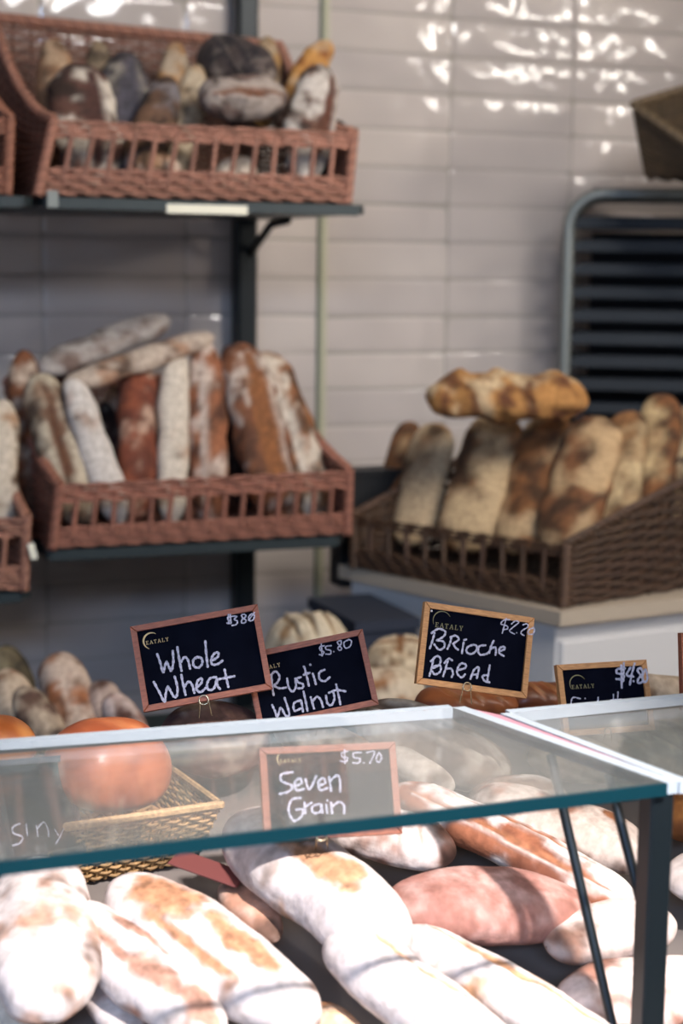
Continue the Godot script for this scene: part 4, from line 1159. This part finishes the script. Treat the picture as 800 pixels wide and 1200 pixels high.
	loaf("long floured loaf with a wide orange slash beside the red-brown loaf", "loaves heaped in the glass-topped display", Vector3(0.5837, 1.0122, 2.2698), Vector3(0.7136, 0.9508, 2.4784), Vector3(0, 1, 0.3), 0.0625, 0.0437, {"lump": 0.05, "crust": Color8(210, 160, 120), "dust": 0.72, "flour": Color8(240, 229, 224), "score": "long", "wide": 0.24, "shift": -0.3, "slant": 0, "cut": Color8(220, 166, 124), "ear": 0.08, "seed": 86, "taper": 4.5, "ns": 120, "nt": 64})
	loaf("small pinkish loaf wedged between two white loaves at the front", "loaves heaped in the glass-topped display", Vector3(0.4559, 1.0390, 2.1703), Vector3(0.4735, 1.0115, 2.2535), Vector3(0, 1, 0.3), 0.0413, 0.0289, {"lump": 0.05, "crust": Color8(214, 160, 132), "dust": 0.5, "flour": Color8(238, 206, 188), "seed": 87})
	loaf("small white-edged brown loaf low between the two leftmost front loaves", "loaves heaped in the glass-topped display", Vector3(0.3057, 1.0010, 2.2371), Vector3(0.3324, 0.9708, 2.3487), Vector3(0, 1, 0.3), 0.0366, 0.0256, {"lump": 0.05, "crust": Color8(196, 130, 96), "dust": 0.5, "flour": Color8(240, 229, 224), "seed": 89})
	loaf("small golden loaf end at the bottom edge, centre", "loaves heaped in the glass-topped display", Vector3(0.4840, 0.9785, 2.3203), Vector3(0.5057, 0.9548, 2.4082), Vector3(0, 1, 0.3), 0.0422, 0.0296, {"lump": 0.05, "crust": Color8(222, 160, 112), "dust": 0.45, "flour": Color8(240, 210, 180), "seed": 90})
	loaf("floured loaf at the very bottom left, under the broad white one", "loaves heaped in the glass-topped display", Vector3(0.1994, 1.0102, 2.2030), Vector3(0.2591, 0.9754, 2.3320), Vector3(0, 1, 0.3), 0.0559, 0.0391, {"lump": 0.05, "crust": Color8(190, 146, 110), "dust": 0.7, "flour": Color8(236, 224, 208), "seed": 91})
	loaf("large glazed brioche filling the tan basket", "glazed brioche in the tan basket", Vector3(0.3117, 1.1246, 2.0591), Vector3(0.4350, 1.1149, 2.0441), Vector3(0, 1, 0.25), 0.0994, 0.0945, {"finish": "crust_glazed", "lump": 0.02, "dust": 0.1, "crust": Color8(186, 104, 62), "dark": Color8(156, 80, 48), "flour": Color8(220, 150, 100), "taper": 2.6, "seed": 95, "ns": 60, "nt": 40})
	loaf("glazed orange brioche cut off by the left edge in the tan basket", "glazed brioche in the tan basket", Vector3(0.2439, 1.1246, 1.9455), Vector3(0.3283, 1.1178, 1.9364), Vector3(0, 1, 0.25), 0.0629, 0.0566, {"finish": "crust_glazed", "lump": 0.02, "dust": 0.1, "crust": Color8(222, 138, 66), "dark": Color8(184, 98, 46), "flour": Color8(230, 160, 96), "taper": 2.4, "seed": 96})


func build_signs() -> void:
	chalk_sign("red-wood framed chalkboard sign reading Whole Wheat, priced $3.80", Vector3(0.4925, 1.2011, 1.9664), Vector3(0.9489, 0.1712, 0.2652), Vector3(-0.0514, 0.9128, -0.4053), 0.1320, 0.0886, "wood_red", [
		"-432 117 -415 19 -403 -77 -377 -21 -350 24 -338 -28 -319 -76 -285 7 -272 121; -220 151 -221 17 -217 -95; -210 -7 -165 38 -135 2 -128 -88; -36 17 -82 -8 -84 -74 -35 -92 6 -48 -3 4 -48 10; 70 160 58 22 51 -101",
		"95 -51 166 -22 180 20 141 21 101 -30 101 -86 154 -93 208 -68",
		"-510 -163 -469 -281 -436 -380 -407 -292 -378 -233 -356 -291 -335 -344 -306 -344 -284 -259 -294 -147; -226 -137 -223 -249 -217 -343; -214 -261 -165 -217 -136 -255 -126 -338; -99 -293 -40 -254 -30 -208 -75 -229 -98 -305 -64 -344 -3 -311",
		"116 -222 55 -224 13 -280 25 -338 80 -326 121 -239; 121 -239 117 -311 135 -347; 214 -162 219 -263 222 -341; 134 -247 216 -246 299 -246",
		"376 366 338 364 338 337 364 318 354 298 320 306; 349 386 336 294; 368 383 358 290; 390 366 430 356 399 332 428 307 410 276 367 273; 510 366 480 363 488 330 516 302 500 278 467 284 479 316 523 341 510 366; 585 353 549 325 547 287 584 285 609 326 587 352; 615 359 544 295"], 0.00131, [-0.04703, 0.02657, 0.00870, 48, 248, 0.00185, -0.05279, 0.02493, 0.02338], "gold", [-0.0044, -0.0434, 0.0047], Vector3(0.4902, 1.1451, 1.9873), false)
	chalk_sign("red-wood framed chalkboard sign reading Rustic Walnut, priced $5.80", Vector3(0.6120, 1.1697, 1.9668), Vector3(0.9459, 0.1977, 0.2572), Vector3(-0.0903, 0.9221, -0.3764), 0.1279, 0.0808, "wood_red", [
		"-395 129 -410 20 -415 -82; -401 127 -347 157 -315 96 -351 37 -389 16 -340 -26 -274 -32; -243 57 -245 -30 -217 -87 -169 -46 -159 39; -102 43 -145 35 -136 -5 -93 -34 -103 -70 -150 -66; -40 126 -36 21 -35 -62; -63 62 -1 68; 31 52 37 -10 39 -61; -46 144 -43 141; 23 150 26 148; 159 67 101 49 90 -18 137 -50 195 -21",
		"-451 -181 -436 -244 -423 -311 -369 -227 -336 -316 -295 -306 -309 -136; -152 -193 -225 -210 -235 -287 -169 -277; -146 -203 -151 -313; -103 -111 -101 -220 -104 -315; -41 -185 -32 -306; -33 -234 24 -192 56 -237 63 -310; 118 -202 117 -282 153 -309 197 -251 201 -188; 246 -110 248 -230 246 -319; 155 -178 237 -167 326 -199",
		"208 314 163 313 159 277 192 254 170 225 140 234; 181 337 164 212; 282 300 225 303 222 272 263 254 255 217 209 225; 294 234 295 232; 392 333 352 325 366 284 382 246 355 234 345 262 384 294 395 329; 471 324 418 303 422 246 472 252 499 303 472 328"], 0.00121, [-0.04728, 0.02574, 0.00813, 40, 240, 0.00156, -0.05327, 0.02140, 0.02503], "gold", [0.0003, -0.0455, 0.0040], Vector3(0.6238, 1.1081, 1.9675), false)
	chalk_sign("tan-wood framed chalkboard sign reading Brioche Bread, priced $2.20", Vector3(0.7644, 1.2064, 2.0430), Vector3(0.9739, -0.1767, 0.1427), Vector3(0.2079, 0.9464, -0.2470), 0.1212, 0.0846, "wood_tan", [
		"-461 116 -475 34 -494 -48; -493 111 -425 165 -348 147 -361 94 -428 45; -428 45 -355 41 -340 -10 -392 -48 -451 0; -276 88 -284 33 -304 -27; -286 95 -233 121 -192 89 -249 34; -249 34 -219 -2 -189 -20; -137 63 -143 -49; -113 97 -135 89; -28 55 -88 20 -94 -29 -45 -45 7 -7 11 43 -28 55",
		"103 66 41 48 31 -4 61 -39 123 -21 145 -3; 188 123 163 55 154 -7; 165 35 210 61 225 23 224 -17; 270 27 318 56 305 79 264 58 264 8 315 -17",
		"-445 -156 -453 -246 -467 -327; -470 -178 -412 -117 -368 -137 -374 -200 -433 -243; -435 -227 -364 -208 -357 -268 -409 -306 -440 -279; -287 -144 -302 -226 -320 -312; -321 -175 -280 -126 -241 -138; -292 -231 -241 -226 -217 -272 -227 -308; -164 -227 -94 -198 -89 -162 -137 -155 -169 -199 -172 -261 -121 -299 -87 -263",
		"-22 -300 5 -207 57 -172 46 -283; -2 -254 48 -245; 173 -135 167 -226 164 -296 188 -309; 157 -237 106 -254 132 -300 176 -309",
		"328 364 267 351 237 307 303 296 317 267 265 250; 290 370 263 214; 354 323 393 359 432 349 369 285 341 245 397 223; 432 243 433 242; 482 331 524 347 538 318 478 269 470 238 504 222; 603 317 556 290 547 249 599 250 615 299 594 320"], 0.00115, [-0.03958, 0.02562, 0.00990, 30, 210, 0.00106, -0.04645, 0.02021, 0.03049], "gold_dull", [-0.0064, -0.0389, 0.0044], Vector3(0.7518, 1.1528, 2.0491), true)
	chalk_sign("tan-wood framed chalkboard sign with the biggest price lettering, $4.80", Vector3(0.9213, 1.1426, 2.0414), Vector3(0.9964, 0.0010, 0.0848), Vector3(0.0290, 0.9354, -0.3523), 0.1058, 0.0763, "wood_tan", [
		"274 302 187 299 171 259 248 230 232 189 158 193; 220 333 195 94; 255 357 222 167; 340 306 284 228 359 208; 381 345 329 226 294 122; 356 159 357 157; 442 292 403 270 446 194 448 145 395 132 399 173 461 234 447 291; 493 273 456 202 465 136 507 166 508 256 493 273",
		"-292 7 -371 25 -402 -37 -382 -115 -301 -104; -248 -55 -265 -123; -234 7 -233 5; -152 -61 -205 -65 -220 -113 -168 -116 -144 -61 -140 -126; -81 7 -102 -128 -55 -115 -41 -76 -88 -73; 21 -71 -23 -77 -35 -124 10 -127 30 -72 34 -137; 101 28 74 -139; 62 -31 124 -28; 157 51 126 -142; 114 -34 182 -28; 240 -85 195 -90 181 -138 227 -141 248 -86 254 -150"], 0.00133, [-0.02974, 0.01680, 0.00963, 28, 215, 0.00112, -0.03748, 0.01340, 0.02649], "gold_dull", [-0.0040, -0.0366, 0.0037], Vector3(0.9174, 1.0929, 2.0531), false)
	chalk_sign("chalkboard sign reading Seven Grain, seen through the glass shelf", Vector3(0.5253, 1.1419, 2.2493), Vector3(0.9859, -0.0013, 0.1671), Vector3(0.0706, 0.9096, -0.4094), 0.1224, 0.0807, "wood_red", [
		"-326 179 -423 167 -427 106 -342 65 -363 17 -452 -4; -316 58 -253 81 -268 125 -314 84 -301 23 -235 28; -216 114 -187 22 -117 135; -105 53 -42 71 -57 115 -103 82 -90 13 -24 27; -3 121 6 -1; 3 86 69 135 92 82 87 -8",
		"-270 -47 -350 -61 -382 -153 -344 -240 -273 -210 -258 -149 -312 -148; -238 -92 -236 -181; -235 -126 -177 -95; -107 -107 -171 -130 -165 -181 -103 -176 -90 -108 -85 -185; -47 -119 -43 -191; -35 -81 -33 -83; -1 -104 1 -193; -1 -142 70 -99 111 -135 108 -199",
		"173 336 119 324 125 289 169 277 148 243 103 254; 146 351 140 233; 298 325 235 323 232 284 284 271 273 234 219 236; 317 231 319 230; 351 323 423 325 371 226; 462 318 433 267 452 229 482 273 462 318"], 0.00113, [-0.03972, 0.02989, 0.00624, 40, 240, 0.00121, -0.04336, 0.02797, 0.01908], "gold", [-0.0117, -0.0387, 0.0045], Vector3(0.5259, 1.0759, 2.2272), false)
	chalk_sign("chalkboard sign turned away beside the tan basket at the left edge", Vector3(0.2926, 1.1126, 2.1241), Vector3(0.6663, -0.2185, -0.7129), Vector3(-0.0945, 0.9237, -0.3713), 0.1291, 0.0909, "frame_black", [
		"-415 -114 -536 -136 -546 -188 -414 -231 -470 -279 -591 -291; -269 -126 -280 -223; -104 -150 -113 -246; -105 -182 27 -130 77 -197 69 -262; 190 -207 234 -265; 395 -179 280 -269 165 -339"], 0.00115, [], "gold", [-0.0048, -0.0448, 0.0042], Vector3(0.2933, 1.0627, 2.1484), false)
	chalk_sign("wooden chalkboard sign mostly cut off by the picture's right edge", Vector3(1.0442, 1.1771, 2.1062), Vector3(0.9950, -0.0572, 0.0819), Vector3(0.0756, 0.9671, -0.2429), 0.1360, 0.0813, "wood_red", [], 0.00123, [], "gold", [-0.0028, -0.0425, 0.0041], Vector3(1.0322, 1.1244, 2.1260), false)


# the dark basket that stands on top of the rack, its mouth tipped towards the shop
func tilted_basket(a0: Vector3, a1: Vector3, a2: Vector3, b0: Vector3, b1: Vector3, b2: Vector3) -> void:
	var o := thing("wicker_basket", "dark tapered wicker basket on top of the steel rack", "basket")
	var lo := [a0, a1, a2, a1 + a2 - a0]
	var hi := [b0, b1, b2, b1 + b2 - b0]
	for s in [[0, 1], [2, 3], [2, 0], [3, 1]]:
		var g := Geo.new()
		g.tone = lin(92, 74, 52)
		weave(g, [lo[s[0]], lo[s[1]], hi[s[0]], hi[s[1]]], 24, 10, 0.0046)
		obj("woven_side", g.mesh(), M.wicker, o)
		g = Geo.new()
		g.tone = lin(112, 92, 66)
		g.rope(hi[s[0]], hi[s[1]], 0.007, 0.03, 3)
		obj("rim", g.mesh(), M.wicker, o)
	var g := Geo.new()
	g.tone = lin(80, 64, 46)
	weave(g, [lo[0], lo[1], lo[2], lo[3]], 14, 10, 0.005)
	obj("base", g.mesh(), M.wicker, o)


# the low tan tray-basket of brioche, rim corners given
func tan_basket(a: Vector3, b: Vector3, c: Vector3, d: Vector3) -> void:
	var o := thing("wicker_tray", "low tan wicker tray of glazed brioche in the display", "basket")
	var hi := [a, b, c, d]
	var mid := (a + b + c + d) / 4.0
	var lo := []
	for p in hi:
		var q: Vector3 = mid.lerp(p, 0.82)
		q.y = 0.90 + 0.27 * (2.5 - q.z) + 0.006
		lo.append(q)
	for s in [[1, 0], [0, 2], [2, 3], [3, 1]]:
		var g := Geo.new()
		g.tone = lin(206, 164, 108)
		weave(g, [lo[s[0]], lo[s[1]], hi[s[0]], hi[s[1]]], 14, 15, 0.0017)
		obj("woven_side", g.mesh(), M.wicker, o)
		g = Geo.new()
		g.tone = lin(226, 186, 132)
		var along: Vector3 = (hi[s[1]] - hi[s[0]]).normalized()
		var out := along.cross(Vector3.UP)
		g.box((hi[s[0]] + hi[s[1]]) / 2.0, Vector3(hi[s[0]].distance_to(hi[s[1]]) + 0.008, 0.008, 0.007), 0.002, Basis(along, out.cross(along).normalized(), out.normalized()))
		obj("rim", g.mesh(), M.wicker, o)
	var g := Geo.new()
	g.tone = lin(190, 148, 98)
	weave(g, [lo[1], lo[0], lo[3], lo[2]], 16, 12, 0.003)
	obj("base", g.mesh(), M.wicker, o)
